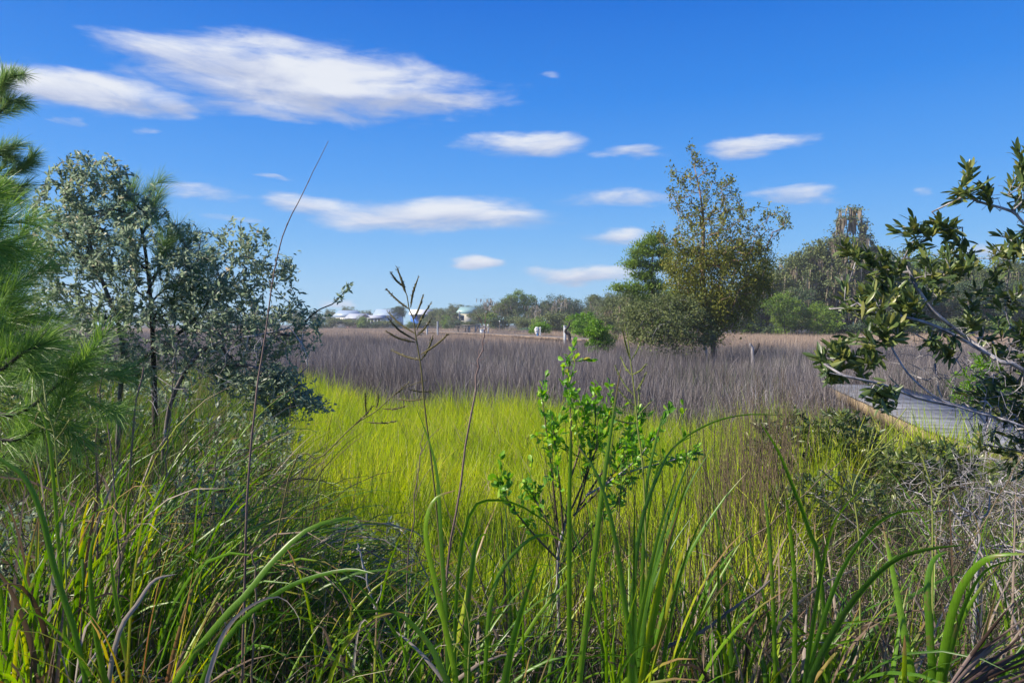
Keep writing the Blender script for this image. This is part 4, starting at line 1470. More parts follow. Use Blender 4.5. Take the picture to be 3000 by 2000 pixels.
def dock_things():
    zd = 1.20
    # picnic table
    p = P(1356, 960, 90)
    p[2] = zd
    r_ = empty('picnic_table', p, 'dark timber picnic table standing on the far dock', 'table')
    for y in (-.3, -.1, .1, .3):
        mb = MB(); mb.box(-1.0, 1.0, y - .09, y + .09, .73, .78); mb.obj('table_board', M['woodgrey'], r_)
    for y in (-.75, .75):
        mb = MB(); mb.box(-1.0, 1.0, y - .14, y + .14, .42, .47); mb.obj('bench', M['woodgrey'], r_)
    for x in (-.7, .7):
        mb = MB()
        mb.box(x - .04, x + .04, -.8, .8, .36, .42)
        mb.box(x - .04, x + .04, -.4, .4, .67, .73)
        tube(mb, [(x + .06, -.65, 0), (x + .06, -.2, .7)], .05, 4)
        tube(mb, [(x + .06, .65, 0), (x + .06, .2, .7)], .05, 4)
        mb.obj('leg', M['woodgrey'], r_)
    # shelter-like railing frame
    p = P(1385, 960, 88)
    p[2] = zd
    r_ = empty('timber_frame', p, 'open timber frame with pale posts beside the picnic table', 'frame')
    for x in (-.95, -.4, .35, .85):
        mb = MB(); mb.box(x - .07, x + .07, -.07, .07, 0, .85); mb.obj('post', M['woodblue'] if x > -.9 else M['woodgrey'], r_)
    for x in (-.6, .55):
        mb = MB(); tube(mb, [(x - .2, .02, 0.02), (x + .22, .02, .82)], .05, 4); mb.obj('brace', M['woodblue'], r_)
    mb = MB(); mb.box(-1.15, 1.15, -.25, .25, .85, .93); mb.obj('top_rail', M['woodgrey'], r_)
    # tall posts in the marsh
    for px, top, lab in [(1251, 947, 'thin grey post standing in the rushes left of the taller post'), (1282, 941, 'taller weathered post standing alone in the rushes')]:
        p = P(px, top, 84)
        o = empty('marsh_post', (p[0], p[1], 0), lab, 'post')
        mb = MB(); tube(mb, [(0, 0, -.2), (.01, 0, p[2])], .11, 8)
        mb.obj('shaft', M['woodblue'], o)
        mb = MB(); mb.box(-.1, .1, -.1, .1, p[2], p[2] + .04); mb.obj('cap', M['woodgrey'], o)
    p = P(1346, 912, 170)
    o = empty('utility_pole', (p[0], p[1], .9), 'slim pale pole rising in front of the green roofed house', 'pole')
    mb = MB(); tube(mb, [(0, 0, -.2), (0, 0, p[2] - .9)], [.2, .15], 8); mb.obj('shaft', M['woodblue'], o)
    mb = MB(); mb.box(-.4, .4, -.05, .05, p[2] - 1.4, p[2] - 1.25); mb.obj('crossarm', M['woodgrey'], o)
    # white cooler box and small posts
    p = P(1414, 968, 78); p[2] = zd
    o = empty('cooler_box', p, 'white box with a lid standing on the dock left of the dead twig', 'box')
    mb = MB(); mb.box(-.3, .3, -.2, .2, 0, .38); mb.obj('body', M['white'], o)
    mb = MB(); mb.box(-.33, .33, -.23, .23, .383, .45); mb.obj('lid', M['white'], o)
    for px, h, lab in [(1419, .95, 'white post right behind the white box on the dock'), (1430, 1.0, 'white knobbed post right of the white box'), (1583, .75, 'thin pale post right of the white bundle'),
                       (1462, .0, None)]:
        if lab is None:
            continue
        d = 78 if px < 1500 else 62
        p = P(px, 968, d); p[2] = zd - .1
        o = empty('dock_post', p, lab, 'post')
        mb = MB(); tube(mb, [(0, 0, -.1), (0, 0, h)], .06, 6); mb.obj('shaft', M['white'], o)
        mb = MB(); tube(mb, [(0, 0, h), (0, 0, h + .06), (0, 0, h + .12)], [.09, .1, .02], 6); mb.obj('knob', M['white'], o)
    # lamp post behind
    p = P(1464, 943, 100)
    o = empty('lamp_post', (p[0], p[1], 0), 'thin dark post with a small white lamp behind the dock', 'lamp post')
    mb = MB(); tube(mb, [(0, 0, -.1), (0, 0, p[2])], .05, 6); mb.obj('shaft', M['woodgrey'], o)
    mb = MB(); tube(mb, [(0, 0, p[2]), (0, 0, p[2] + .1), (0, 0, p[2] + .22)], [.06, .14, .03], 6); mb.obj('lamp', M['white'], o)
    # white bundle on a post with a blue bucket
    p = P(1573, 971, 60); p[2] = zd
    o = empty('float_bundle', p, 'lumpy bundle of white floats above a blue tub on the dock', 'floats')
    mb = MB(); tube(mb, [(0, .12, 0), (0, .12, .7)], .04, 6); mb.obj('post', M['woodgrey'], o)
    for (x, z, r0) in [(0, .25, .13), (-.06, .42, .14), (.05, .52, .13), (-.04, .66, .12), (.10, .36, .1), (-.12, .56, .1), (.08, .66, .1)]:
        mb = MB()
        a = np.linspace(0, PI, 6)
        tube(mb, [(x, 0, z - r0 * math.cos(t) * 1.1) for t in a], np.sin(a) * r0 + .005, 8)
        mb.obj('float', M['white'], o, smooth=True)
    mb = MB(); tube(mb, [(0.06, -.1, 0), (0.06, -.1, .18)], [.09, .11], 8); mb.obj('tub', M['bucketblue'], o)
    # snag and white post at the dock's end
    d = 46
    pts = [P(x, y, d) for x, y in [(1667, 1000), (1668, 985), (1661, 976), (1656, 970), (1662, 960), (1667, 952), (1668, 943)]]
    pts[0][2] = 0
    o = empty('driftwood_snag', pts[0], 'crooked dark dead trunk standing at the near end of the dock', 'snag')
    mb = MB(); tube(mb, spline(pts, 20), np.linspace(.13, .05, 20), 7); mb.obj('trunk', M['barkdark'], o, pts[0])
    mb = MB()
    tube(mb, spline([P(1662, 960, d), P(1668, 955, d), P(1670, 945, d), P(1671, 938, d)], 6), np.linspace(.05, .015, 6), 5)
    mb.obj('branch', M['barkdark'], o, pts[0])
    p = P(1655, 955, 47)
    o = empty('white_post', (p[0], p[1], 0), 'square white post left beside the crooked snag', 'post')
    mb = MB(); mb.box(-.09, .09, -.09, .09, -.1, p[2]); mb.obj('shaft', M['woodblue'], o)
    mb = MB(); mb.box(-.11, .11, -.11, .11, p[2], p[2] + .04); mb.obj('cap', M['white'], o)
    # stump right of the lone tree
    d = 24
    pts = [P(2206, 1052, d), P(2205, 1030, d), P(2199, 1012, d), P(2198, 1005, d)]
    pts[0][2] = 0
    o = empty('dead_stump', pts[0], 'forked bleached stump in the rushes right of the lone tree', 'stump')
    mb = MB(); tube(mb, spline(pts, 10), np.linspace(.07, .035, 10), 6); mb.obj('trunk', M['deadwood'], o, pts[0])
    mb = MB(); tube(mb, spline([P(2211, 1035, d), P(2220, 1018, d), P(2224, 1005, d)], 6), np.linspace(.05, .03, 6), 5); mb.obj('branch', M['barkdark'], o, pts[0])
    mb = MB(); tube(mb, [P(2206, 1043, d), P(2211, 1035, d)], .05, 5); mb.obj('fork', M['barkdark'], o, pts[0])


dock_things()


# ------------------------------------------------------------------ boardwalk
def boardwalk():
    zt = .70
    root = empty('boardwalk', (5.6, 8.8, 0), 'weathered grey boardwalk entering the marsh from the right', 'boardwalk')
    org = np.array([5.6, 8.8, 0])
    ys = np.arange(6.6, 17.5, .150)
    me = MB()
    me.box(-WW / 2, WW / 2, -.064, .064, -.038, 0)
    mesh = me.mesh('plank', M['deck'])
    bm_ = MB()
    yy = np.linspace(4.6, 17.5, 400)
    xx = np.interp(yy, WY, WX)
    xx = np.convolve(np.pad(xx, 14, mode='edge'), np.ones(29) / 29, 'valid')[:400]
    xx[:15], xx[-15:] = np.interp(yy[:15], WY, WX), np.interp(yy[-15:], WY, WX)
    arc = np.concatenate([[0], np.cumsum(np.hypot(np.diff(xx), np.diff(yy)))])

    def at(a_, off):
        """a point off metres to the right of the deck's left edge, and the deck's heading there"""
        x, y = np.interp(a_, arc, xx), np.interp(a_, arc, yy)
        tx, ty = np.interp(a_ + .3, arc, xx) - np.interp(a_ - .3, arc, xx), np.interp(a_ + .3, arc, yy) - np.interp(a_ - .3, arc, yy)
        L = math.hypot(tx, ty)
        return x + ty / L * off, y - tx / L * off, math.atan2(-tx, ty)
    for i, a_ in enumerate(np.arange(.4, arc[-1] - .3, .150)):
        x, y, rz = at(a_, WW / 2)
        o = link('plank', mesh, root, (x - org[0], y - org[1], zt + rng.normal(0, .0025) + (.006 if (i % 2 and y < 8.6) else 0)))
        o.rotation_euler = (rng.normal(0, .006), rng.normal(0, .003), rz + rng.normal(0, .006))
    for off in (.06, WW / 2, WW - .06):
        for a_ in np.arange(.4, arc[-1] - 1.2, .8):
            xa, ya, _ = at(a_, off)
            xb, yb, _ = at(a_ + .795, off)
            mb = MB()
            w_ = .045
            v = [(xa - w_, ya, zt - .045), (xa + w_, ya, zt - .045), (xb + w_, yb, zt - .045), (xb - w_, yb, zt - .045)]
            v = v + [(x, y, z - .2) for (x, y, z) in v]
            mb.add(v, None, [(0, 1, 2, 3), (4, 7, 6, 5), (0, 4, 5, 1), (1, 5, 6, 2), (2, 6, 7, 3), (3, 7, 4, 0)])
            mb.obj('beam', M['beam'], root, org)
    for a_ in np.arange(.8, arc[-1] - .5, 2.4):
        for off in (.14, WW - .14):
            x, y, _ = at(a_, off)
            mb = MB()
            tube(mb, [(x, y, -.2), (x, y, zt - .25)], .08, 7)
            mb.obj('pile', M['woodgrey'], root, org)


boardwalk()


# ------------------------------------------------------------------ near shrubs
LEAFMESH = {}


def leaf_mesh(key, L, Wd, mat, **kw):
    """a few leaf shapes shared by every single leaf object"""
    if key not in LEAFMESH:
        out = []
        for i in range(8):
            mb = MB()
            fine_leaves(mb, [(0, 0, 0)], [(0, 0, 1.)], L, Wd * rng.uniform(.85, 1.15), roll=[0.0], a=[(i + .5) / 8], fold=rng.uniform(.1, .25), curl=rng.uniform(.02, .28), **kw)
            out.append(mb.mesh('leaf', mat))
        LEAFMESH[key] = out
    return LEAFMESH[key]


def leaves_on(root, org, pos, d, L, Wd, mat, key, nsingle=300, fine=True, roll=None, name='leaf'):
    """the leaves nearest the camera as single parts, the rest joined"""
    N = len(pos)
    dist = np.linalg.norm(pos - np.array([0, 0, CAMZ]), axis=1)
    vis = (np.abs(pos[:, 0] / pos[:, 1]) < .76) & (np.abs((pos[:, 2] - CAMZ) / pos[:, 1]) < .55)
    score = dist + np.where(vis, 0, 100) + rng.random(N) * dist.std() * 1.5
    order = np.argsort(score)
    single = order[:nsingle]
    rest = order[nsingle:]
    ms = leaf_mesh(key, 1.0, Wd / L, mat)
    for i in single:
        o = link('leaf', ms[rng.integers(8)], root, pos[i] - org)
        dd = Vector(d[i]).normalized()
        q = dd.to_track_quat('Z', 'Y')
        o.rotation_mode = 'QUATERNION'
        from mathutils import Quaternion
        o.rotation_quaternion = q @ Quaternion((0, 0, 1), float(rng.normal(0, .8) if roll is None else roll[i]))
        s = L * float(rng.uniform(.7, 1.2))
        o.scale = (s, s, s)
    mb = MB()
    n = len(rest)
    if n:
        (fine_leaves if fine else kites)(mb, pos[rest], d[rest], L * rng.uniform(.6, 1.2, n), Wd * rng.uniform(.7, 1.2, n))
        mb.obj('foliage', mat, root, org, kind='stuff')


def whorl(ends, dirs, per, L, spread=.75, along=.10):
    """leaves round the ends of twigs, turned outward and up"""
    n = len(ends) * per
    c = np.repeat(ends, per, 0)
    t = np.repeat(dirs, per, 0)
    back = rng.random(n) ** 1.3 * along
    p = c - t * back[:, None]
    d = t * 1.0 + rng.normal(0, spread, (n, 3))
    d /= np.linalg.norm(d, axis=1, keepdims=True)
    return p, d


def tip_dirs(Pn, par, ends, up=.35):
    d = Pn[ends] - Pn[par[ends]]
    d /= np.linalg.norm(d, axis=1, keepdims=True) + 1e-9
    d[:, 2] += up
    return d / np.linalg.norm(d, axis=1, keepdims=True)


def left_shrub():
    d = 5.2
    poly = [(60, 640), (130, 520), (200, 445), (300, 435), (370, 485), (385, 560), (470, 600), (530, 650), (525, 730), (590, 740), (650, 640), (690, 635), (730, 700), (770, 665), (800, 690), (790, 760),
            (855, 735), (850, 830), (830, 860), (900, 905), (985, 900), (940, 950), (890, 975), (930, 1010), (850, 1040), (760, 1060), (600, 1060), (450, 1100), (200, 1080), (90, 900)]
    low = [(620, 1060), (800, 1060), (880, 1090), (900, 1130), (960, 1180), (900, 1200), (820, 1215), (740, 1170), (640, 1130)]
    trunk1 = [(345, 1300), (352, 1150), (360, 1060), (355, 980), (330, 900), (290, 800), (260, 700)]
    trunk2 = [(355, 1120), (420, 1050), (520, 980), (600, 900), (660, 800)]
    trunk3 = [(480, 1300), (500, 1180), (560, 1060), (640, 1000), (740, 985), (850, 960)]
    roots = []
    tr = [spline([P(x, y, dd) for (x, y) in t], 12) for t, dd in ((trunk1, d), (trunk2, d + .2), (trunk3, d - .3))]
    T = np.vstack([sample_body(poly, d, 1450, .45), sample_body(low, d - .2, 230, .8)])
    b0 = tr[0][0].copy()
    b0[2] = float(gz(b0[0], b0[1]))
    # one skeleton, three trunks from the same foot
    foot = np.vstack([[b0 - (0, 0, .1)], tr[0]])
    cap = [foot]
    Pn, par, r, ends = grow_multi([foot, tr[1], np.vstack([[b0 + (.35, -.1, -.1)], tr[2]])], T, seg=.12, wob=.35, tip=.0016, down=.5, ex=2.25)
    root = empty('grey_green_shrub', b0, 'large grey green small leaved shrub spreading from the left, dark crooked stems below', 'shrub')
    mb = MB()
    skin(mb, Pn, par, r, thick=7, rmax=.020)
    mb.obj('stem', M['bark'], root, b0)
    dirs = tip_dirs(Pn, par, ends, .45)
    p1, d1 = whorl(Pn[ends], dirs, 12, .06, .6, .20)
    # leaves along the outer twigs as well
    mids = Pn[par[ends]]
    p2, d2 = whorl(mids, dirs, 3, .06, .7, .12)
    leaves_on(root, b0, np.vstack([p1, p2]), np.vstack([d1, d2]), .047, .0165, M['shrubleaf'], 'shrub', 300)
    # bare twigs below
    mb = MB()
    tw = sample_body([(420, 1000), (700, 940), (900, 960), (950, 1180), (820, 1230), (600, 1180), (430, 1180)], d - .2, 520, .6)
    Pn2, par2, r2, ends2 = grow(tr[2], tw, seg=.09, wob=.6, tip=.0014, down=.0)
    skin(mb, Pn2, par2, r2, rmax=.012)
    mb.obj('bare_twigs', M['barkpale'], root, b0, kind='stuff')
    # the single long twig reaching over the marsh
    mb = MB()
    pts = spline([P(x, y, d) for x, y in [(880, 955), (930, 910), (975, 890), (1000, 865), (1012, 850), (1025, 840)]], 14)
    tube(mb, pts, np.linspace(.006, .002, 14), 4)
    mb.obj('twig', M['barkdark'], root, b0)
    mb = MB()
    n = 46
    pp = pts[rng.integers(6, 14, n)] + rng.normal(0, .008, (n, 3))
    kites(mb, pp, rng.normal(0, 1, (n, 3)) + np.array([.3, 0, .7]), .05, .018, mat=0)
    mb.obj('twig_leaves', M['shrubleaf'], root, b0, kind='stuff')


def grow_multi(trunks, T, **kw):
    """several stems share the targets: each target goes to its nearest stem"""
    T = np.asarray(T)
    D = np.stack([np.min(np.linalg.norm(T[:, None] - t[None], axis=2), 1) for t in trunks], 1)
    own = np.argmin(D, 1)
    PN, PA, RR, EE = [], [], [], []
    off = 0
    for i, t in enumerate(trunks):
        tt = T[own == i]
        if not len(tt):
            continue
        p, pa, r, e = grow(t, tt, **kw)
        PN.append(p)
        PA.append(np.where(pa >= 0, pa + off, -1))
        RR.append(r)
        EE.append(e + off)
        off += len(p)
    return np.concatenate(PN), np.concatenate(PA), np.concatenate(RR), np.concatenate(EE)


# skin() walks from node 1, so several roots are handled here
def skin(mb, Pn, par, r, rmin=0.0, a=0.5, thick=6, mat=0, rmax=None):
    n = len(Pn)
    best = np.full(n, -1)
    br = np.zeros(n)
    for i in range(n):
        p = par[i]
        if p >= 0 and r[i] > br[p]:
            br[p] = r[i]
            best[p] = i
    for i in range(n):
        p = par[i]
        if p >= 0 and best[p] == i:
            continue
        ch = [] if p < 0 else [p]
        rr = [] if p < 0 else [r[i]]
        j = i
        while j >= 0:
            ch.append(j)
            rr.append(r[j])
            j = best[j]
        if len(ch) < 2 or max(rr) < rmin:
            continue
        R = np.array(rr)
        if rmax:
            R = np.minimum(R, rmax)
        sides = thick if R[0] > 0.03 else (4 if R[0] > 0.006 else 3)
        tube(mb, Pn[ch], R, sides, a, mat)


left_shrub()


# ------------------------------------------------------------------ pines on the left
def needle_brush(mb, pts, n, L, wd=.0016, spread=.55, mat=0, droop=.12, from_=.15):
    """long needles round a twig, swept forward"""
    pts = spline(pts, 12)
    K = len(pts)
    t = np.gradient(pts, axis=0)
    t /= np.linalg.norm(t, axis=1, keepdims=True)
    s = from_ + (1 - from_) * rng.random(n) ** .75
    i = np.clip((s * (K - 1)).astype(int), 0, K - 2)
    fr = (s * (K - 1) - i)[:, None]
    p = pts[i] * (1 - fr) + pts[i + 1] * fr
    tt = t[i]
    u, q = frame(tt)
    an = rng.random(n) * 2 * PI
    rad = u * np.cos(an)[:, None] + q * np.sin(an)[:, None]
    k = spread * rng.uniform(.6, 1.4, n)[:, None]
    d = tt + rad * k
    d /= np.linalg.norm(d, axis=1, keepdims=True)
    Ls = (L * rng.uniform(.7, 1.15, n))[:, None]
    m = p + d * Ls * .5
    e = p + d * Ls + np.array([0, 0, -1]) * Ls * droop * rng.uniform(.2, 1.4, n)[:, None]
    S = np.cross(d, rng.normal(0, 1, (n, 3)))
    S /= np.linalg.norm(S, axis=1, keepdims=True)
    h = S * wd / 2
    v = np.stack([p - h, p + h, m - h, m + h, e], 1)
    k5 = (np.arange(n) * 5)[:, None, None]
    mb.add(v.reshape(-1, 3), (np.array([[2, 3, 4]])[None] + k5).reshape(-1, 3), (np.array([[0, 1, 3, 2]])[None] + k5).reshape(-1, 4), np.repeat(rng.random(n), 5), 0, mat)


def pine(name, label, d, trunk, sprays, mat, needles=700, L=.19, spread=.6, wd=.0016):
    tp = spline([P(x, y, d) for x, y in trunk], 10)
    b = tp[0].copy()
    b[2] = float(gz(b[0], b[1]))
    tp = np.vstack([[b - (0, 0, .1)], tp])
    root = empty(name, b, label, 'pine')
    mb = MB()
    tube(mb, tp, np.linspace(.026, .007, len(tp)), 8)
    mb.obj('trunk', M['barkdark'], root, b)
    for sp in sprays:
        pts = [P(x, y, d + dd) for (x, y, dd) in sp[:-1]]
        k = sp[-1]
        mb = MB()
        c = spline(pts, 10)
        tube(mb, c, np.linspace(.010, .004, 10), 5)
        br = mb.obj('branch', M['barkdark'], root, b)
        mb = MB()
        needle_brush(mb, pts, int(needles * k), L, wd, spread)
        # side tufts
        for j in range(int(2 + 2 * k)):
            s = rng.uniform(.35, .85)
            p0 = c[int(s * 9)]
            dv = c[-1] - c[0]
            dv /= np.linalg.norm(dv)
            e = p0 + dv * L * .9 + rng.normal(0, .45, 3) * L * 1.1
            needle_brush(mb, [p0, (p0 + e) / 2 + rng.normal(0, .01, 3), e], int(needles * .35), L * .9, wd, spread * 1.05)
        mb.obj('needles', mat, br, b, kind='stuff')


pine('pine_sapling', 'bright green long needled pine filling the left edge', 2.6, [(-260, 1500), (-180, 1100), (-120, 700), (-80, 300)],
     [[(-185, 1050, 0), (-25, 1090, -.1), (65, 1035, -.2), (125, 1010, -.2), 1.0],
      [(-195, 1180, 0), (35, 1215, 0), (165, 1130, -.1), (240, 1070, -.1), 1.2],
      [(-195, 1260, .1), (35, 1290, 0), (125, 1230, 0), (215, 1160, 0), 1.0],
      [(-243, 900, 0), (-143, 930, -.1), (-63, 880, -.1), (7, 820, 0), 1.1],
      [(-243, 780, 0), (-163, 800, 0), (-73, 770, .1), (-13, 720, .1), 1.1],
      [(-233, 850, .2), (-103, 860, .2), (-43, 800, .3), (27, 770, .3), .9],
      [(-223, 640, 0), (-163, 660, 0), (-103, 640, 0), (-43, 600, 0), 1.0],
      [(-223, 720, 0), (-163, 735, -.1), (-103, 690, 0), (-53, 660, 0), 1.0],
      [(-205, 960, .2), (-75, 960, .2), (-33, 930, .3), (27, 900, .3), 1.0],
      [(-215, 1000, .2), (-25, 1010, .2), (-15, 990, .3), (25, 960, .3), 1.0],
      [(-175, 1350, .2), (-25, 1360, .2), (45, 1300, .2), (95, 1230, .2), .8],
      [(-175, 1120, .3), (-25, 1150, .3), (35, 1110, .4), (125, 1080, .4), .8]], M['pine'], needles=520, L=.17)
pine('pine_sapling', 'upper pine twigs jutting in at the top of the left edge', 3.4, [(-220, 1400), (-150, 900), (-100, 500), (-60, 150)],
     [[(-80, 330, 0), (-30, 320, 0), (0, 300, 0), (6, 250, 0), .3], [(-80, 360, 0), (-40, 350, 0), (0, 330, 0), (20, 305, 0), .35], [(-80, 280, 0), (-40, 260, 0), (0, 245, 0), (12, 222, 0), .3],
      [(-110, 470, .1), (-40, 470, .1), (10, 450, .1), (50, 425, .1), .4], [(-110, 520, .1), (-20, 530, .1), (40, 500, .1), (85, 475, .1), .5], [(-100, 590, .1), (-20, 590, .1), (30, 560, .1), (80, 540, .1), .5], [(-110, 560, .1), (-50, 540, .1), (0, 500, .1), (20, 470, .1), .4]], M['pinedull'], L=.11)
pine('pine_sapling', 'slender pine growing up through the grey green shrub', 5.5, [(455, 1300), (450, 1050), (440, 860), (420, 700), (395, 600)],
     [[(430, 830, 0), (470, 790, 0), (520, 760, 0), (560, 700, 0), 1.0], [(430, 900, 0), (480, 850, 0), (540, 820, 0), (610, 760, 0), 1.1], [(440, 960, -.2), (470, 900, -.2), (540, 860, -.2), (560, 830, -.2), 1.0],
      [(410, 720, 0), (420, 680, 0), (440, 640, 0), (455, 590, 0), .8], [(440, 800, 0), (400, 760, 0), (380, 700, 0), (375, 650, 0), 1.0], [(400, 640, 0), (395, 610, 0), (390, 580, 0), (385, 550, 0), .7],
      [(440, 880, .2), (380, 840, .2), (330, 800, .2), (300, 760, .2), 1.0], [(440, 950, 0), (520, 900, 0), (560, 880, 0), (640, 850, 0), .8], [(430, 860, -.3), (460, 800, -.3), (480, 740, -.3), (500, 690, -.3), .8],
      [(420, 760, .1), (350, 720, .1), (280, 690, .1), (200, 650, .1), .8]], M['pinedull'], needles=420, L=.23, wd=.002)


# ------------------------------------------------------------------ shrub on the right
def right_shrub():
    d = 3.0
    main = spline([P(x, y, dd) for x, y, dd in [(3250, 1300, 2.9), (3000, 1085, 2.9), (2928, 1058, 2.9), (2836, 992, 3), (2770, 941, 3), (2724, 900, 3), (2673, 818, 3.05), (2648, 757, 3.1)]], 22)
    s2 = spline([P(x, y, dd) for x, y, dd in [(2900, 1040, 2.9), (2765, 966, 2.9), (2658, 930, 2.9), (2556, 915, 2.9), (2495, 874, 2.9)]], 14)
    s3 = spline([P(x, y, dd) for x, y, dd in [(3200, 1330, 2.8), (2960, 1235, 2.8), (2850, 1205, 2.8), (2745, 1165, 2.8), (2668, 1104, 2.8), (2622, 1037, 2.8), (2600, 990, 2.8)]], 18)
    s4 = spline([P(x, y, dd) for x, y, dd in [(2800, 1190, 2.8), (2689, 1165, 2.75), (2600, 1130, 2.75), (2535, 1114, 2.7), (2430, 1092, 2.7)]], 12)
    s5 = spline([P(x, y, dd) for x, y, dd in [(3250, 900, 3.1), (3080, 720, 3.0), (3000, 655, 3.0), (2964, 619, 3.0), (2862, 589, 3.0), (2820, 560, 3.0)]], 16)
    s6 = spline([P(x, y, dd) for x, y, dd in [(3200, 1250, 3.2), (2990, 1000, 3.2), (2945, 900, 3.2), (2955, 800, 3.2), (2960, 720, 3.2)]], 16)
    polys = [([(2795, 485), (2860, 480), (2905, 530), (2900, 590), (2850, 605), (2800, 590)], 13, 3.0), ([(2930, 520), (2990, 430), (3080, 430), (3100, 640), (2980, 620)], 22, 3.0),
             ([(2445, 720), (2530, 690), (2560, 720), (2600, 760), (2540, 790), (2480, 770)], 12, 3.0),
             ([(2610, 660), (2680, 635), (2780, 645), (2790, 690), (2700, 720), (2620, 710)], 20, 3.05),
             ([(2560, 780), (2700, 730), (2800, 720), (2900, 690), (3100, 640), (3100, 900), (2950, 930), (2800, 890), (2700, 880), (2560, 850)], 105, 3.05),
             ([(2455, 840), (2560, 810), (2700, 870), (2740, 900), (2640, 950), (2500, 930), (2450, 880)], 34, 2.95),
             ([(2400, 1030), (2480, 1000), (2560, 940), (2650, 940), (2640, 1010), (2560, 1060), (2500, 1110), (2410, 1100)], 40, 2.8),
             ([(2700, 1000), (2790, 980), (2800, 1040), (2720, 1040)], 10, 2.9), ([(2530, 1140), (2600, 1120), (2640, 1180), (2540, 1180)], 8, 2.75),
             ([(2820, 930), (3000, 940), (3120, 900), (3120, 1150), (2960, 1060), (2860, 990)], 48, 3.0),
             ([(2790, 1080), (2900, 1090), (3100, 1120), (3100, 1290), (2950, 1230), (2800, 1160)], 42, 3.0),
             ([(2840, 1190), (3080, 1150), (3100, 1420), (2960, 1420), (2850, 1290)], 46, 3.1)]
    T = np.vstack([sample_body(pl, dd, n, .5, .0) for (pl, n, dd) in polys])
    b = np.array([3.3, 3.1, float(gz(3.3, 3.1))])
    main = np.vstack([[b], main])
    s3 = np.vstack([[b + (0, -.15, 0)], s3])
    s5 = np.vstack([[b + (.1, .1, 0)], s5])
    s6 = np.vstack([[b + (.05, .2, 0)], s6])
    Pn, par, r, ends = grow_multi([main, s2, s3, s4, s5, s6], T, seg=.08, wob=.35, tip=.0022, down=.4, ex=2.5)
    root = empty('wax_myrtle', b, 'leathery leaved shrub reaching in from the right over the boardwalk', 'shrub')
    mb = MB()
    skin(mb, Pn, par, np.maximum(r, .0022), thick=8, rmax=.02)
    mb.obj('stem', M['barkpale'], root, b, smooth=True)
    dirs = tip_dirs(Pn, par, ends, .5)
    dirs[:, 0] -= .15
    p1, d1 = whorl(Pn[ends], dirs, 11, .09, .48, .08)
    leaves_on(root, b, p1, d1, .068, .0165, M['myrtle'], 'myrtle', 300)
    # bare twigs
    mb = MB()
    tw = np.vstack([sample_body([(2560, 1000), (2800, 950), (3050, 1000), (3050, 1300), (2750, 1180)], 2.95, 330, .5), sample_body([(2760, 1180), (3050, 1120), (3100, 1330), (2850, 1300)], 2.9, 160, .5), sample_body([(2840, 560), (3050, 500), (3050, 700), (2900, 640)], 3.0, 40, .4)])
    Pn2, par2, r2, e2 = grow_multi([main, s3, s5], tw, seg=.06, wob=.6, tip=.0012, down=.0)
    skin(mb, Pn2, par2, r2, rmax=.006)
    mb.obj('bare_twigs', M['barkpale'], root, b, kind='stuff')


right_shrub()


# ------------------------------------------------------------------ low shrubs on the right bank
def low_shrub(label, poly, d, n, mat, key, L, Wd, per=8, base_px=None, stem='barkpale', single=60, flat=.8, down=.4, name='low_shrub', twigs=0, cat='shrub'):
    poly = np.array(poly, float)
    T = sample_body(poly, d, n, flat)
    bx = P(base_px[0] if base_px else poly[:, 0].mean(), 1500, d)
    b = np.array([bx[0], bx[1], float(gz(bx[0], bx[1]))])
    tr = [b - (0, 0, .05), b + (0, 0, .12), b + (.02, 0, .3)]
    Pn, par, r, ends = grow(tr, T, seg=.08, wob=.4, tip=.0016, down=down, ex=2.4)
    root = empty(name, b, label, cat)
    mb = MB()
    skin(mb, Pn, par, r, rmax=.016)
    mb.obj('stem', M[stem], root, b)
    if per:
        p1, d1 = whorl(Pn[ends], tip_dirs(Pn, par, ends, .9), per, L, .6, .06)
        leaves_on(root, b, p1, d1, L, Wd, mat, key, single)
    if twigs:
        mb = MB()
        tw = sample_body(poly, d, twigs, flat)
        Pn2, par2, r2, e2 = grow(tr, tw, seg=.06, wob=.7, tip=.0011, down=0)
        skin(mb, Pn2, par2, r2, rmax=.006)
        mb.obj('bare_twigs', M[stem], root, b, kind='stuff')


low_shrub('low olive leaved shrub nearest the green cordgrass left of the boardwalk', [(2200, 1250), (2260, 1205), (2330, 1200), (2370, 1240), (2380, 1330), (2350, 1420), (2240, 1400), (2190, 1320)], 6.2, 200, M['myrtle'], 'myrtle', .075, .02, 8, single=80)
low_shrub('olive tipped low shrub right under the boardwalk edge', [(2370, 1250), (2420, 1200), (2510, 1210), (2560, 1260), (2600, 1330), (2560, 1420), (2420, 1420), (2370, 1340)], 6.0, 240, M['myrtle'], 'myrtle', .075, .02, 8, single=80)
low_shrub('low green shrub below the cut end of the boardwalk beam', [(2590, 1330), (2680, 1290), (2800, 1300), (2860, 1340), (2820, 1420), (2700, 1450), (2600, 1420)], 5.4, 200, M['myrtle'], 'myrtle', .07, .02, 8, single=80)
low_shrub('darker low shrub in front of the olive tipped ones', [(2260, 1430), (2400, 1380), (2560, 1400), (2640, 1460), (2600, 1560), (2420, 1560), (2280, 1520)], 4.6, 200, M['myrtle'], 'myrtle', .055, .016, 8, single=80)
low_shrub('tangle of bare pale grey twigs below the boardwalk on the right', [(2620, 1420), (2780, 1330), (2950, 1250), (3100, 1180), (3150, 1700), (2950, 1800), (2780, 1720), (2660, 1600)], 3.6, 260, None, None, 0, 0, 0, base_px=(2900, 0), twigs=420, name='bare_shrub', down=.0)
low_shrub('second tangle of thin grey twigs at the right edge', [(2800, 1300), (3000, 1180), (3200, 1150), (3200, 1600), (3000, 1700), (2850, 1600)], 4.6, 200, None, None, 0, 0, 0, base_px=(3000, 0), twigs=360, name='bare_shrub', down=.0)
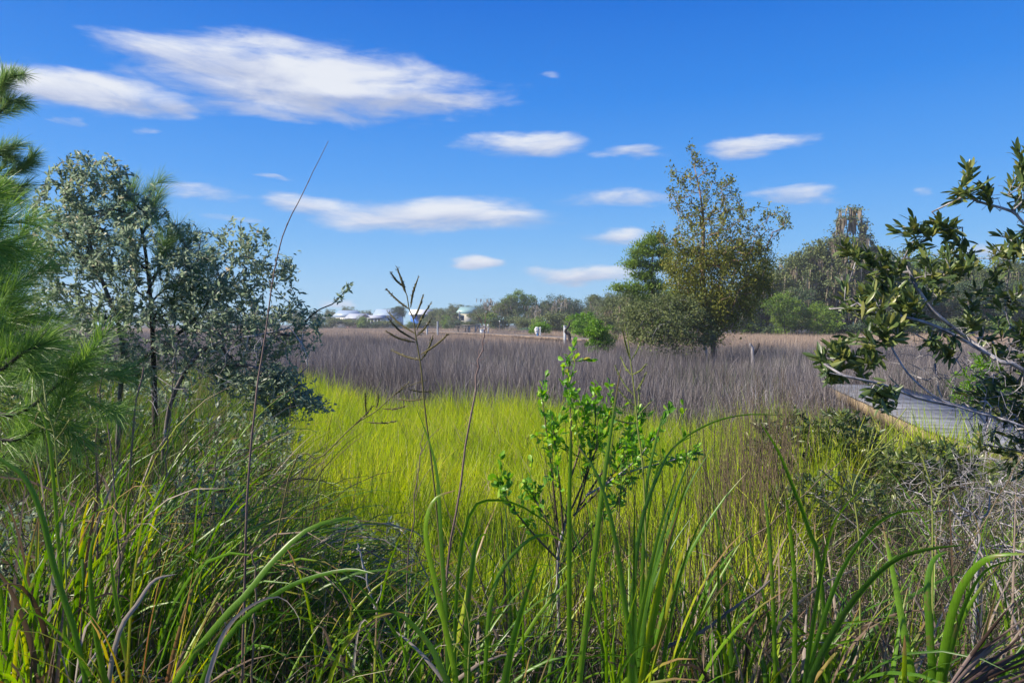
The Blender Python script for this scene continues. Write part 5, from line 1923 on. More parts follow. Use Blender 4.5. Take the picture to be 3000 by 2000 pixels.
low_shrub('small ferny bright green plant behind the right shrub stems', [(2790, 1120), (2850, 1040), (2900, 1040), (2960, 1100), (2960, 1180), (2880, 1200), (2800, 1180)], 6.8, 120, M['brightbush'], 'fern', .06, .012, 12, base_px=(2880, 0), single=40)
low_shrub('low dark leafy undershrub behind the left grass tussocks', [(560, 1230), (720, 1200), (860, 1250), (900, 1330), (800, 1420), (600, 1400)], 4.4, 110, M['shrubleaf'], 'shrub', .04, .014, 8, stem='barkdark', single=50)
low_shrub('low small leaved undershrub in the middle of the left grass', [(430, 1400), (560, 1340), (700, 1380), (740, 1500), (620, 1620), (460, 1560)], 3.2, 110, M['shrubleaf'], 'shrub', .032, .012, 8, stem='bark', single=50, twigs=120)
low_shrub('dark small leaved shrub under the pine at the left edge', [(-100, 1500), (60, 1450), (200, 1550), (230, 1750), (60, 1850), (-100, 1800)], 2.8, 90, M['shrubleaf'], 'shrub', .032, .012, 7, stem='bark', single=50, twigs=160)
low_shrub('small leaved shrub with grey twigs left of the white stemmed sapling', [(900, 1560), (1020, 1520), (1180, 1540), (1230, 1620), (1150, 1720), (980, 1700)], 3.4, 80, M['shrubleaf'], 'shrub', .032, .013, 7, stem='bark', single=50, twigs=120)


low_shrub('dark leafy shrub under the crooked stems of the grey green shrub', [(60, 1090), (200, 1040), (420, 1060), (560, 1120), (560, 1260), (300, 1300), (80, 1280)], 6.4, 260, M['shrubleaf'], 'shrub', .06, .02, 9, stem='barkdark', single=60)
low_shrub('dark green undershrub between the pine and the crooked stems', [(-60, 1150), (140, 1120), (300, 1180), (320, 1330), (100, 1400), (-60, 1380)], 4.6, 160, M['myrtle'], 'myrtle', .05, .018, 8, stem='barkdark', single=60)


# ------------------------------------------------------------------ leafy sapling in the middle
def sapling():
    d = 3.3
    b = P(1640, 1995, d)
    b[2] = float(gz(b[0], b[1]))
    root = empty('groundsel_sapling', b, 'fresh green sapling with a pale grey stem rising in front of the bright cordgrass', 'sapling')
    main = spline([b] + [P(x, y, d) for x, y in [(1640, 1900), (1634, 1640), (1656, 1530)]], 14)
    shoots = [[(1656, 1530), (1672, 1400), (1674, 1250), (1664, 1130), (1669, 1035)], [(1640, 1600), (1618, 1400), (1598, 1240), (1583, 1128)], [(1656, 1530), (1712, 1400), (1742, 1260), (1744, 1121)],
              [(1700, 1480), (1800, 1330), (1850, 1270), (1889, 1204)], [(1690, 1500), (1730, 1360), (1775, 1250), (1792, 1175)], [(1760, 1420), (1850, 1380), (1960, 1350), (2060, 1320)],
              [(1634, 1600), (1600, 1520), (1560, 1450), (1545, 1408)], [(1650, 1560), (1640, 1420), (1625, 1300), (1618, 1215)], [(1720, 1450), (1800, 1400), (1870, 1340), (1930, 1262)],
              [(1672, 1400), (1700, 1310), (1712, 1230), (1708, 1165)], [(1680, 1510), (1770, 1420), (1830, 1340), (1855, 1265)], [(1636, 1640), (1560, 1560), (1490, 1470), (1455, 1392)], [(1640, 1660), (1720, 1560), (1800, 1480), (1850, 1400)]]
    mb = MB()
    tube(mb, main, np.linspace(.011, .006, 14), 7)
    mb.obj('stem', M['barkpale'], root, b)
    pos, dr = [], []
    for si, s in enumerate(shoots):
        off = rng.normal(0, .12)
        pts = [P(x, y, d + off * (i / (len(s) - 1))) for i, (x, y) in enumerate(s)]
        c = spline(pts, 16)
        mb = MB()
        tube(mb, c, np.linspace(.006, .0018, 16), 5)
        mb.obj('branch', M['barkpale'] if si in (5, 8) else M['brownrush'], root, b)
        n = 92
        sidx = rng.random(n) ** .6
        i = (sidx * 14.9).astype(int)
        t = np.gradient(c, axis=0)[i]
        t /= np.linalg.norm(t, axis=1, keepdims=True)
        k = i > 4
        rd = rng.normal(0, .8, (n, 3))
        pos.append((c[i] + rng.normal(0, .012, (n, 3)))[k])
        dr.append((t + rd + np.array([0, 0, .3]))[k])
        # side twigs with leaves
        for j in range(5):
            q = rng.integers(5, 15)
            e = c[q] + (rng.normal(0, 1, 3) * .5 + np.array([0, -.1, .8])) * .13
            mb2 = MB()
            tube(mb2, [c[q], e], [.002, .0012], 3)
            mb2.obj('twig', M['saplingleaf'], root, b)
            m = 7
            pos.append(c[q] + (e - c[q]) * rng.uniform(.3, 1, (m, 1)))
            dr.append((e - c[q]) / .1 + rng.normal(0, .6, (m, 3)))
    leaves_on(root, b, np.vstack(pos), np.vstack(dr), .042, .021, M['saplingleaf'], 'sapling', 300)


sapling()


# ------------------------------------------------------------------ grasses of the bank
def under_growth():
    protos = [tuft(26, .12, .62, .006, .28, .9, 5, M['under'], Lv=.3) for _ in range(4)]
    protos += [tuft(26, .14, .55, .006, .4, 1.1, 5, M['dryblade'], Lv=.35, tangle=.4) for _ in range(4)]
    protos += [tuft(22, .12, .5, .005, .3, .8, 5, M['under'], Lv=.3, mat2=M['dryblade'], frac2=.5, tangle=.2) for _ in range(3)]
    X, Y = jitter_grid(-16, 11, 1.3, 20, .14)
    k = ((Y < bank_edge(X) + .3) | (X < -(.36 + .05 * (Y > 12)) * Y)) & (np.abs(X) < Y * .9 + 2.0) & ~on_walk(X, Y, .1)
    X, Y = X[k], Y[k]
    n = len(X)
    ix = rng.choice(11, n, p=[.12, .12, .12, .12, .06, .06, .06, .06, .09, .09, .10])
    s = rng.uniform(.55, 1.15, n) * np.where(Y < 2.2, .7, 1) * np.where(X > 1.6, .52, 1) * np.where((X > -.5) & (X < 1.6), .62, 1) * np.where((X < -.36 * Y) & (Y > 5), 1.6, 1) * (1 - .25 * (np.abs(X) < 1.2) * (Y > 3))
    scatter('bank_undergrowth', protos, None, np.stack([X, Y, gz(X, Y)], 1), rng.random(n) * 6.28, np.stack([s, s, s], 1), ix,
            'tangled low green and dry grass covering the near bank', 'undergrowth', .15)
    # fine litter of broken stalks
    mb = MB()
    n = 9000
    x = rng.uniform(-4.5, 5, n)
    y = rng.uniform(1.8, 6.5, n)
    k = np.abs(x) < y * .8 + .3
    x, y = x[k], y[k]
    n = len(x)
    base = np.stack([x, y, gz(x, y) + rng.uniform(0, .35, n)], 1)
    blades(mb, base, rng.random(n) * 6.28, rng.uniform(.12, .45, n), rng.uniform(.002, .006, n), rng.uniform(.9, 1.7, n), rng.normal(0, .5, n), 3, 1.2, rng.random(n) * 3, a=rng.random(n) ** .7)
    o = mb.obj('grass_litter', M['dryblade'], kind='stuff')
    tag(o, 'pale broken stalks and litter lying among the bank grasses', 'litter')


under_growth()


def fine_arches():
    """thin long blades arching to the right all through the bank, too many to count"""
    mb = MB()
    for mat, n, L0, w0 in ((0, 2300, .85, .0052), (1, 1300, .75, .0042)):
        x = rng.uniform(-3.2, 3.4, n)
        y = rng.uniform(1.7, 5.2, n)
        k = (np.abs(x) < y * .8) & ~((x > -.3) & (x < 1.3) & (y > 3.2)) & (y < bank_edge(x))
        x, y = x[k], y[k]
        n = len(x)
        hgt = np.where(x < -.2, 1.12, .72) * L0 * rng.uniform(.6, 1.15, n)
        blades(mb, np.stack([x, y, gz(x, y) - .02], 1), rng.normal(PI / 2, .9, n), hgt, w0 * rng.uniform(.6, 1.4, n), np.abs(rng.normal(.08, .14, n)), np.abs(rng.normal(1.7, .5, n)), 9, 2.0,
               rng.normal(0, .6, n), rng.normal(0, .8, n), a=rng.random(n), mat=mat)
    o = mb.obj('fine_arching_grass', [M['blade'], M['straw']], kind='stuff')
    tag(o, 'thin pale and green blades arching to the right all through the near bank', 'grass')


fine_arches()


def tussock(label, px, d, n, L, Wd, lean=(0, 0.25), bend=(1.1, .5), az0=None, azs=1.2, spread=.10, mats=('blade',), probs=(1,), singles=60, Lv=.2, pw=1.6, group=None, hv=None, name='grass_tussock'):
    """a tussock of long blades; az0 is the side they mostly arch to (0 = away, pi/2 = right)"""
    bx = P(px, 1500, d)
    b = np.array([bx[0], bx[1], float(gz(bx[0], bx[1]))])
    root = empty(name, b, label, 'grass tussock', group)
    if az0 is not None:          # blades stand up first, then arch over
        n = int(n * .8)
        pw, Wd, bend = 2.1, Wd * 1.25, (bend[0] * 1.45, bend[1] * 1.1)
    r = spread * np.sqrt(rng.random(n))
    an = rng.random(n) * 2 * PI
    base = np.stack([r * np.cos(an), r * np.sin(an), np.full(n, -.02)], 1)
    azm = rng.random(n) * 2 * PI if az0 is None else rng.normal(az0, azs, n)
    Ls = L * .92 * (1 + rng.normal(0, Lv, n)).clip(.35, 1.22)
    th = np.abs(rng.normal(lean[0], lean[1], n))
    bd = np.abs(rng.normal(bend[0], bend[1], n))
    W_ = Wd * rng.uniform(.6, 1.3, n)
    mk = rng.choice(len(mats), n, p=probs)
    order = np.argsort(-Ls * W_)
    for j in order[:singles]:
        mb = MB()
        blades(mb, base[j:j + 1], azm[j], Ls[j], W_[j], th[j], bd[j], 11, pw, rng.normal(0, .5), rng.normal(0, .7), cross=3)
        mb.obj('blade', M[mats[mk[j]]], root, smooth=True)
    rest = order[singles:]
    if len(rest):
        mb = MB()
        for q in range(len(mats)):
            k = rest[mk[rest] == q]
            if len(k):
                blades(mb, base[k], azm[k], Ls[k], W_[k], th[k], bd[k], 8, pw, rng.normal(0, .6, len(k)), rng.normal(0, .7, len(k)), cross=3, mat=q)
        mb.obj('fine_blades', [M[m] for m in mats], root, smooth=True, kind='stuff')
    return root


R_ = PI / 2
tussock('tall green tussock at the left edge under the pine', 60, 2.3, 60, 1.15, .013, (.05, .15), (.8, .5), R_, 1.2, .14, ('blade', 'dryblade'), (.8, .2), 30)
tussock('green tussock with upright blades right of the small seed head', 260, 2.5, 80, 1.3, .013, (.05, .15), (.9, .5), R_, .9, .16, ('blade', 'dryblade', 'yellowblade'), (.78, .14, .08), 40)
tussock('rust red based tussock with orange and yellow blades', 385, 1.9, 44, 1.05, .010, (.12, .12), (.5, .4), R_, 1.3, .05, ('rustblade', 'yellowblade', 'blade'), (.5, .15, .35), 30)
tussock('green tussock arching right behind the rust red one', 520, 2.4, 90, 1.25, .011, (.1, .15), (1.2, .5), R_, .7, .15, ('blade', 'dryblade'), (.8, .2), 40)
tussock('fine bladed tussock fountaining right beyond the tall reed', 700, 2.8, 130, 1.2, .010, (.15, .15), (1.5, .4), R_, .6, .16, ('blade', 'dryblade'), (.82, .18), 50)
tussock('wide fountain of thin pale tipped blades left of the green hollow', 880, 2.7, 110, .85, .010, (.2, .2), (1.4, .5), R_, .7, .18, ('blade', 'dryblade'), (.8, .2), 50)
tussock('loose green tussock rising behind the left tussocks', 480, 3.5, 110, 1.35, .010, (.05, .15), (1.2, .5), R_, .9, .25, ('blade', 'dryblade'), (.8, .2), 30)
tussock('distant thin tussock at the foot of the grey green shrub', 650, 4.2, 120, 1.15, .010, (.1, .2), (1.3, .5), R_, 1.0, .3, ('blade', 'dryblade'), (.75, .25), 20)
tussock('feathery tussock under the left shrub near the cordgrass', 860, 3.8, 100, .8, .009, (.2, .2), (1.2, .5), R_, 1.0, .3, ('blade', 'dryblade'), (.85, .15), 20)
tussock('tussock of shaded blades low between pine and left tussocks', 180, 3.2, 90, 1.2, .012, (.05, .15), (1.0, .5), R_, 1.2, .25, ('blade', 'dryblade'), (.7, .3), 20)
tussock('dark green tussock at the bottom edge left of the middle', 1000, 2.2, 80, .95, .011, (.1, .2), (1.0, .5), R_, .9, .14, ('blade', 'dryblade'), (.75, .25), 35)
tussock('broad bladed tussock at the bottom centre arching both ways', 1280, 2.1, 55, .95, .014, (.05, .2), (1.0, .5), R_, 1.6, .12, ('blade', 'dryblade'), (.85, .15), 40)
tussock('fine green tussock at the bottom just right of centre', 1500, 2.5, 80, .85, .010, (.1, .2), (.9, .5), None, 1, .2, ('blade', 'dryblade'), (.75, .25), 30)
tussock('upright dense tussock of broad blades below the sapling', 1830, 2.1, 46, 1.15, .014, (.05, .15), (.45, .3), R_, 1.4, .10, ('blade',), (1,), 36)
tussock('low tussock with dead leaves between sapling and right grasses', 2080, 2.4, 60, .9, .011, (.1, .2), (.8, .5), None, 1, .15, ('blade', 'dryblade'), (.45, .55), 30)
tussock('light green tussock with pale sheaths right of the brown stalks', 2380, 2.2, 50, .95, .014, (.1, .2), (.7, .5), R_, 1.3, .12, ('blade', 'dryblade', 'yellowblade'), (.75, .17, .08), 36)
tussock('short shaded tussock low in the right foreground', 2560, 2.4, 60, .8, .011, (.1, .2), (.9, .5), None, 1, .16, ('blade', 'dryblade'), (.5, .5), 30)
tussock('tussock at the foot of the two arching broad blades', 2750, 2.1, 36, .85, .016, (.1, .2), (.6, .4), R_, 1.4, .10, ('blade', 'dryblade'), (.7, .3), 30)
tussock('thin tussock at the right edge in front of the bare twigs', 2920, 2.6, 60, 1.0, .009, (.1, .2), (1.0, .5), None, 1, .2, ('blade', 'dryblade'), (.5, .5), 20)
tussock('short tussock filling the bottom left corner', 120, 1.9, 50, .75, .011, (.1, .2), (.8, .5), R_, 1.4, .15, ('blade', 'dryblade'), (.5, .5), 30)
tussock('dry tan tussock at the bottom edge beneath the tall reed', 680, 2.0, 60, .75, .009, (.1, .25), (.9, .5), None, 1, .15, ('dryblade', 'blade'), (.6, .4), 30)


tussock('broad green blades left of the twin straight blades', 2180, 2.2, 26, .95, .016, (.08, .15), (.5, .4), R_, 1.6, .12, ('blade', 'dryblade'), (.75, .25), 22)
tussock('broad green tussock between the low sweeping blade and the seed stalk', 2620, 2.0, 30, .85, .017, (.08, .2), (.7, .4), R_, 1.5, .12, ('blade', 'dryblade'), (.75, .25), 26)
tussock('brown curled dead leaves standing left of the right blades', 2190, 2.0, 24, .75, .014, (.08, .15), (.6, .6), None, 1, .08, ('dryblade', 'rustblade'), (.7, .3), 24)
tussock('broad blades rising from the bottom edge right of the hooked blade', 1440, 1.9, 30, .8, .015, (.08, .2), (.7, .4), R_, 1.4, .12, ('blade', 'dryblade'), (.8, .2), 26)
tussock('dry pale blades curling over at the bottom left', 250, 1.8, 30, .75, .012, (.1, .2), (1.0, .6), R_, 1.4, .12, ('dryblade', 'blade'), (.75, .25), 26)
tussock('tussock of broad bent blades left of the dark bottom blade', 1090, 1.9, 30, .8, .014, (.1, .2), (.9, .5), R_, 1.3, .12, ('blade', 'dryblade'), (.8, .2), 26)


def grounded(c):
    """carry a stem on down to the soil it grows from"""
    c = [np.asarray(p, float) for p in c]
    g = float(gz(c[0][0], c[0][1]))
    h = c[0][2] - g
    if h < .03:
        return c
    v = c[0] - c[1]
    v /= np.linalg.norm(v) + 1e-9
    k = min(h / max(abs(v[2]), .5), .5) * .45
    return [np.array([c[0][0] + v[0] * k, c[0][1] + v[1] * k, g - .03])] + c


# hand-placed broad blades that stand out singly
HERO = [
    ('grass_stem', 'broad blade crossing the sapling diagonally', 1.9, .016, 'blade', .55, [(1850, 2100), (1850, 1900), (1830, 1760), (1800, 1560), (1750, 1390), (1685, 1297)]),
    ('grass_stem', 'tallest broad blade reaching above the green hollow beside the sapling', 1.9, .016, 'blade', .75, [(1690, 2100), (1715, 1850), (1745, 1600), (1770, 1400), (1795, 1230), (1822, 1057)]),
    ('grass_stem', 'straight blade with a blunt tip in front of the sapling', 2.0, .013, 'blade', .6, [(1668, 1700), (1668, 1500), (1671, 1350), (1672, 1236)]),
    ('grass_stem', 'slim blade leaning right behind the sapling blades', 2.2, .012, 'blade', .35, [(1860, 2050), (1880, 1750), (1892, 1450), (1920, 1300), (1950, 1185)]),
    ('grass_stem', 'blade curving right with its tip over the brown rushes', 2.1, .014, 'blade', .3, [(1850, 2050), (1855, 1750), (1880, 1530), (1930, 1390), (1975, 1310), (2048, 1268)]),
    ('grass_stem', 'bright upright blade right of the curved one', 2.0, .015, 'blade', .85, [(1830, 2100), (1880, 1800), (1930, 1570), (1960, 1470), (1992, 1357)]),
    ('grass_stem', 'second bright upright blade near the brown rushes', 2.1, .013, 'blade', .7, [(1870, 2100), (1930, 1750), (1985, 1500), (2035, 1363)]),
    ('grass_stem', 'bright short blade with an orange tip', 2.1, .014, 'yellowblade', .1, [(1880, 2100), (1930, 1880), (1980, 1680), (2035, 1510)]),
    ('grass_stem', 'hooked blade standing at the bottom centre', 1.8, .015, 'blade', .7, [(1350, 2100), (1295, 1800), (1250, 1600), (1250, 1510), (1280, 1455), (1340, 1434)]),
    ('grass_stem', 'long blade arching right across the middle', 2.0, .010, 'blade', .4, [(1330, 2050), (1340, 1700), (1380, 1500), (1450, 1466), (1540, 1490), (1650, 1570), (1760, 1660)]),
    ('grass_stem', 'broad bluish blade bent over near the bottom centre', 1.9, .017, 'blade', .4, [(1370, 2050), (1370, 1800), (1385, 1660), (1402, 1580), (1435, 1560)]),
    ('grass_stem', 'dark blade leaning left up toward the seed head', 2.0, .013, 'blade', .15, [(1310, 1900), (1292, 1600), (1280, 1400), (1255, 1290), (1212, 1178)]),
    ('grass_stem', 'dark blade leaving the bottom edge to the left', 1.7, .016, 'blade', .05, [(1330, 2100), (1290, 1960), (1250, 1880), (1170, 1800), (1100, 1790), (1000, 1790)]),
    ('grass_stem', 'wide dull green blade rising right at the bottom centre', 1.8, .020, 'blade', .45, [(1470, 2100), (1500, 1900), (1545, 1740), (1585, 1605)]),
    ('grass_stem', 'blade arching right over the bottom centre', 2.0, .012, 'blade', .5, [(1420, 2000), (1440, 1750), (1490, 1640), (1560, 1575), (1620, 1570), (1660, 1600)]),
    ('grass_stem', 'straight blade left of the twin straight blades', 2.0, .012, 'blade', .6, [(2275, 2100), (2265, 1750), (2250, 1530), (2232, 1407)]),
    ('grass_stem', 'straight blade right of the twin straight blades', 2.0, .013, 'blade', .5, [(2325, 2100), (2330, 1750), (2315, 1550), (2295, 1407)]),
    ('grass_stem', 'long blade leaning left above the low shrubs', 2.1, .013, 'blade', .35, [(2410, 1720), (2370, 1550), (2330, 1440), (2280, 1320), (2220, 1226)]),
    ('grass_stem', 'broad blade curving right above the light green tussock', 1.9, .016, 'blade', .3, [(2350, 2100), (2390, 1800), (2430, 1580), (2480, 1480), (2571, 1395)]),
    ('grass_stem', 'broad pale blade arching right with a level tip', 1.9, .015, 'blade', .45, [(2340, 2100), (2420, 1800), (2480, 1650), (2560, 1545), (2640, 1500), (2740, 1495)]),
    ('grass_stem', 'dark wide blade sweeping low to the right', 1.8, .019, 'blade', .05, [(2350, 2100), (2430, 1880), (2520, 1740), (2620, 1645), (2720, 1610), (2840, 1595)]),
    ('grass_stem', 'upper of the two big blades arching out of the right edge', 1.9, .020, 'blade', .5, [(2745, 2100), (2770, 1900), (2800, 1760), (2850, 1670), (2920, 1625), (3050, 1622)]),
    ('grass_stem', 'lower of the two big blades arching out of the right edge', 1.9, .018, 'blade', .4, [(2750, 2100), (2800, 1870), (2845, 1740), (2900, 1665), (3000, 1634)]),
    ('grass_stem', 'broad blade leaning left at the bottom right', 1.9, .021, 'blade', .6, [(2690, 2100), (2655, 1880), (2620, 1690), (2585, 1530)]),
    ('grass_stem', 'bent over blade beside the right seed stalk', 1.9, .019, 'blade', .4, [(2740, 2100), (2725, 1850), (2718, 1720), (2735, 1640), (2785, 1610)]),
    ('grass_stem', 'broad blade coming in from the left edge and falling to the right', 1.8, .016, 'blade', .45, [(-60, 1310), (0, 1346), (70, 1400), (120, 1510), (160, 1680), (250, 2000)][::-1]),
    ('grass_stem', 'hooked bright blade beside the left seed head', 2.2, .012, 'blade', .95, [(190, 1900), (170, 1600), (150, 1350), (135, 1250), (115, 1205), (98, 1240)]),
    ('grass_stem', 'long green blade sweeping up to the right across the reed', 1.8, .017, 'blade', .55, [(480, 2080), (620, 1850), (720, 1740), (800, 1640), (900, 1550), (1010, 1517), (1080, 1530)]),
    ('grass_stem', 'lower long blade sweeping right across the reed', 1.8, .013, 'blade', .35, [(560, 2080), (680, 1850), (800, 1745), (900, 1695), (1020, 1668), (1100, 1680)]),
    ('grass_stem', 'thin yellow blade standing in the rust red tussock', 1.8, .009, 'yellowblade', .1, [(370, 2050), (385, 1750), (410, 1560), (436, 1384)]),
    ('grass_stem', 'bright yellow green blade leaning left of the rust red tussock', 1.8, .012, 'blade', 1.0, [(390, 2080), (350, 1830), (330, 1690), (322, 1590)]),
    ('grass_stem', 'grey dry blade curling right at the lower left', 1.7, .012, 'dryblade', .85, [(310, 2080), (345, 1860), (400, 1770), (450, 1700), (520, 1680)]),
    ('grass_stem', 'pale dry blade bent over below the tall reed', 1.7, .010, 'dryblade', .95, [(590, 2120), (620, 1950), (665, 1840), (740, 1772), (820, 1750), (870, 1800), (880, 1850)]),
    ('grass_stem', 'broad green blade falling through the bottom left', 1.7, .018, 'blade', .5, [(330, 2100), (300, 1980), (270, 1800), (262, 1640), (285, 1530)]),
    ('grass_stem', 'thin blade lying low over the cordgrass on the right', 2.3, .008, 'blade', .6, [(1900, 1500), (1960, 1330), (2060, 1250), (2180, 1215), (2330, 1218)]),
]
for (nm, lab, d, wd, mt, a, pts) in HERO:
    n = len(pts)
    off = rng.normal(0, .15)
    c = [P(x, y, d + off * (i / n) ** 1.5) for i, (x, y) in enumerate(pts)]
    c = grounded(c)
    mb = MB()
    ribbon(mb, c, wd * 1.15, a=min(a, .7) if mt == 'blade' else a, tw=rng.normal(0, .5), fold=.22, n=18)
    foot = np.array(c[0])
    o = mb.obj('long_grass_blade', M[mt], None, foot, smooth=True)
    tag(o, lab, 'grass blade')


def stalk(name, label, cat, pts, d, r0, r1, mat, twigs=(), n=24, leafy=0, wob=.003):
    c = [P(x, y, d) for x, y in pts]
    c = spline(c if name == 'fallen_branch' else grounded(c), n)
    if wob:
        c[1:-1] += rng.normal(0, wob, (n - 2, 3)) * np.array([1, .3, .3])
    root = empty(name, c[0], label, cat)
    mb = MB()
    tube(mb, c, np.linspace(r0, r1, n), 6)
    mb.obj('stem', mat, root, c[0])
    for i in range(1, 9):
        if r0 > .0028:
            k = int(i * n / 9)
            if k < n - 1:
                mb = MB()
                rr = r0 + (r1 - r0) * k / n
                t = c[k + 1] - c[k]
                t /= np.linalg.norm(t)
                tube(mb, [c[k] - t * .006, c[k], c[k] + t * .006], [rr * 1.02, rr * 1.35, rr * 1.02], 6)
                mb.obj('node', mat, root, c[0])
    for tw in twigs:
        mb = MB()
        q = spline([P(x, y, d + .02) for x, y in tw], 8)
        tube(mb, q, np.linspace(r1 * 1.3, r1 * .6, 8), 4)
        mb.obj('twig', mat, root, c[0])
    return root


stalk('reed_stalk', 'very tall thin reed leaning right across the whole sky', 'reed', [(706, 2080), (712, 1900), (726, 1426), (752, 1150), (775, 996), (818, 725), (890, 560), (962, 413)], 2.0, .0048, .0007, M['reed'], n=40, wob=.0006)
stalk('reed_stalk', 'short pale dead reed right beside the tall reed at the bottom', 'reed', [(742, 2080), (745, 1850), (750, 1700), (738, 1620)], 1.95, .004, .002, M['dryblade'])
stalk('reed_stalk', 'grey dead stalk left of the tall reed, ending by the shrub', 'reed', [(330, 1900), (345, 1700), (372, 1530), (393, 1237), (421, 1075)], 2.5, .005, .0025, M['reed'])
stalk('reed_stalk', 'thin dark stalk rising under the crooked shrub stems', 'reed', [(285, 1500), (283, 1300), (300, 1100), (323, 935)], 2.8, .004, .002, M['reed'])
stalk('reed_stalk', 'brown stalk in the middle of the left tussocks', 'reed', [(345, 1950), (346, 1600), (325, 1330), (316, 1240)], 2.2, .0035, .0015, M['reed'])
stalk('reed_stalk', 'straight grey stalk through the shrub bottom', 'reed', [(470, 1600), (490, 1300), (520, 1000)], 2.6, .003, .0015, M['reed'])
stalk('dead_twig_plant', 'purple brown dead stalk with bare side twigs left of the sapling', 'dead plant', [(1295, 1900), (1310, 1650), (1347, 1447), (1385, 1191), (1400, 1079), (1407, 1038), (1417, 984), (1420, 950), (1429, 906)], 2.3, .0055, .001, M['reed'],
      twigs=[[(1419, 960), (1408, 940), (1397, 922), (1388, 908)], [(1417, 975), (1425, 962), (1432, 955), (1437, 943)], [(1415, 1010), (1425, 1000), (1432, 995)], [(1405, 1045), (1402, 1030), (1410, 1018)],
             [(1404, 1055), (1415, 1052), (1424, 1045)], [(1402, 1075), (1385, 1065), (1375, 1062)], [(1310, 1670), (1330, 1560), (1365, 1410)], [(1330, 1550), (1300, 1460), (1280, 1390)]])
stalk('dead_twig_plant', 'thin dead stalk leaning left into the cordgrass', 'dead plant', [(1190, 1760), (1210, 1500), (1230, 1330), (1245, 1250)], 2.4, .003, .001, M['reed'], twigs=[[(1215, 1460), (1240, 1400), (1290, 1340)], [(1228, 1340), (1260, 1280), (1295, 1250)]])
stalk('dead_sapling', 'bleached white stem slanting up at the lower middle left', 'stem', [(1120, 2000), (1100, 1800), (1075, 1700), (1055, 1620), (1048, 1590)], 2.3, .005, .002, M['barkpale'], twigs=[[(1075, 1700), (1060, 1690), (1040, 1685)], [(1095, 1780), (1115, 1740), (1118, 1700)]])
stalk('dead_sapling', 'bleached forked stem standing in the bare twigs on the right', 'stem', [(2855, 1800), (2862, 1700), (2870, 1600), (2868, 1520), (2840, 1500)], 2.9, .010, .005, M['barkpale'], twigs=[[(2868, 1520), (2895, 1500), (2900, 1450)], [(2840, 1500), (2810, 1480), (2790, 1440)]])
stalk('fallen_branch', 'grey branch lying across the bottom right of the middle', 'stem', [(1940, 1900), (2050, 1850), (2150, 1780), (2270, 1690)], 2.1, .006, .003, M['bark'])
for i, (a, b) in enumerate([((2060, 1720), (2480, 1340)), ((2000, 1990), (2180, 1560)), ((2640, 1980), (3000, 1330))]):
    stalk('dead_cane', ['dark thin cane slanting up right toward the boardwalk', 'brown cane slanting up beside the brown rushes', 'dark cane slanting up to the right edge'][i], 'stem', [a, ((a[0] + b[0]) / 2 - 10, (a[1] + b[1]) / 2), b], 2.4, .003, .0015, M['brownrush'])


def seed_head(label, d, stem, spikes, mat, r=.0022, sw=.0032, fuzz=26, name='seed_head_grass'):
    c = spline(grounded([P(x, y, d) for x, y in stem]), 28)
    root = empty(name, c[0], label, 'seed head')
    mb = MB()
    tube(mb, c, np.linspace(r * 1.5, r * .6, 28), 6)
    mb.obj('stem', M['seedgreen'] if mat == 'seedgreen' else M['seed'], root, c[0])
    for sp in spikes:
        (x0, y0), (x1, y1) = sp
        mx, my = (x0 + x1) / 2 + rng.normal(0, 3), (y0 + y1) / 2 + 4
        off = rng.normal(0, .05)
        q = spline([P(x0, y0, d), P(mx, my, d + off / 2), P(x1, y1, d + off)], 10)
        mb = MB()
        tube(mb, q, sw * np.array([.4, .7, .9, 1, 1, 1, .9, .8, .6, .3]), 5, rng.random() * .4)
        # small husks down the spike
        i = rng.integers(1, 9, fuzz * 2)
        t = np.gradient(q, axis=0)[i]
        t /= np.linalg.norm(t, axis=1, keepdims=True)
        kites(mb, q[i] + rng.normal(0, sw * .5, (len(i), 3)) + t * rng.uniform(0, .01, (len(i), 1)), t + rng.normal(0, .35, (len(i), 3)), .008, .003, a=rng.random(len(i)))
        mb.obj('spike', M[mat], root, c[0])


seed_head('large dark seed head standing against the sky over the far shore', 2.1, [(1300, 1800), (1275, 1450), (1245, 1200), (1237, 1110), (1231, 1059), (1218, 984), (1211, 933), (1199, 906), (1192, 865), (1180, 838), (1162, 780)],
          [((1199, 906), (1130, 846)), ((1203, 901), (1226, 811)), ((1211, 936), (1240, 863)), ((1221, 967), (1263, 887)), ((1221, 984), (1263, 935)), ((1216, 977), (1135, 913)), ((1218, 996), (1136, 931)),
           ((1218, 1003), (1132, 971)), ((1235, 1055), (1145, 1025)), ((1233, 1055), (1269, 982)), ((1233, 1038), (1315, 977)), ((1180, 838), (1143, 796)), ((1186, 850), (1162, 782)), ((1190, 860), (1176, 815))], 'seed')
seed_head('seed head drooping left, its thin spikes level above the cordgrass', 2.2, [(840, 1420), (940, 1340), (1036, 1246), (1100, 1205), (1150, 1160), (1200, 1130), (1250, 1113)],
          [((1195, 1140), (1264, 1146)), ((1160, 1168), (1245, 1168)), ((1120, 1197), (1187, 1190)), ((1073, 1236), (1158, 1234)), ((1150, 1160), (1196, 1122)), ((1075, 1222), (1070, 1148)), ((1036, 1246), (1095, 1187)), ((1100, 1200), (1108, 1150))], 'seed', r=.0018, sw=.0022)
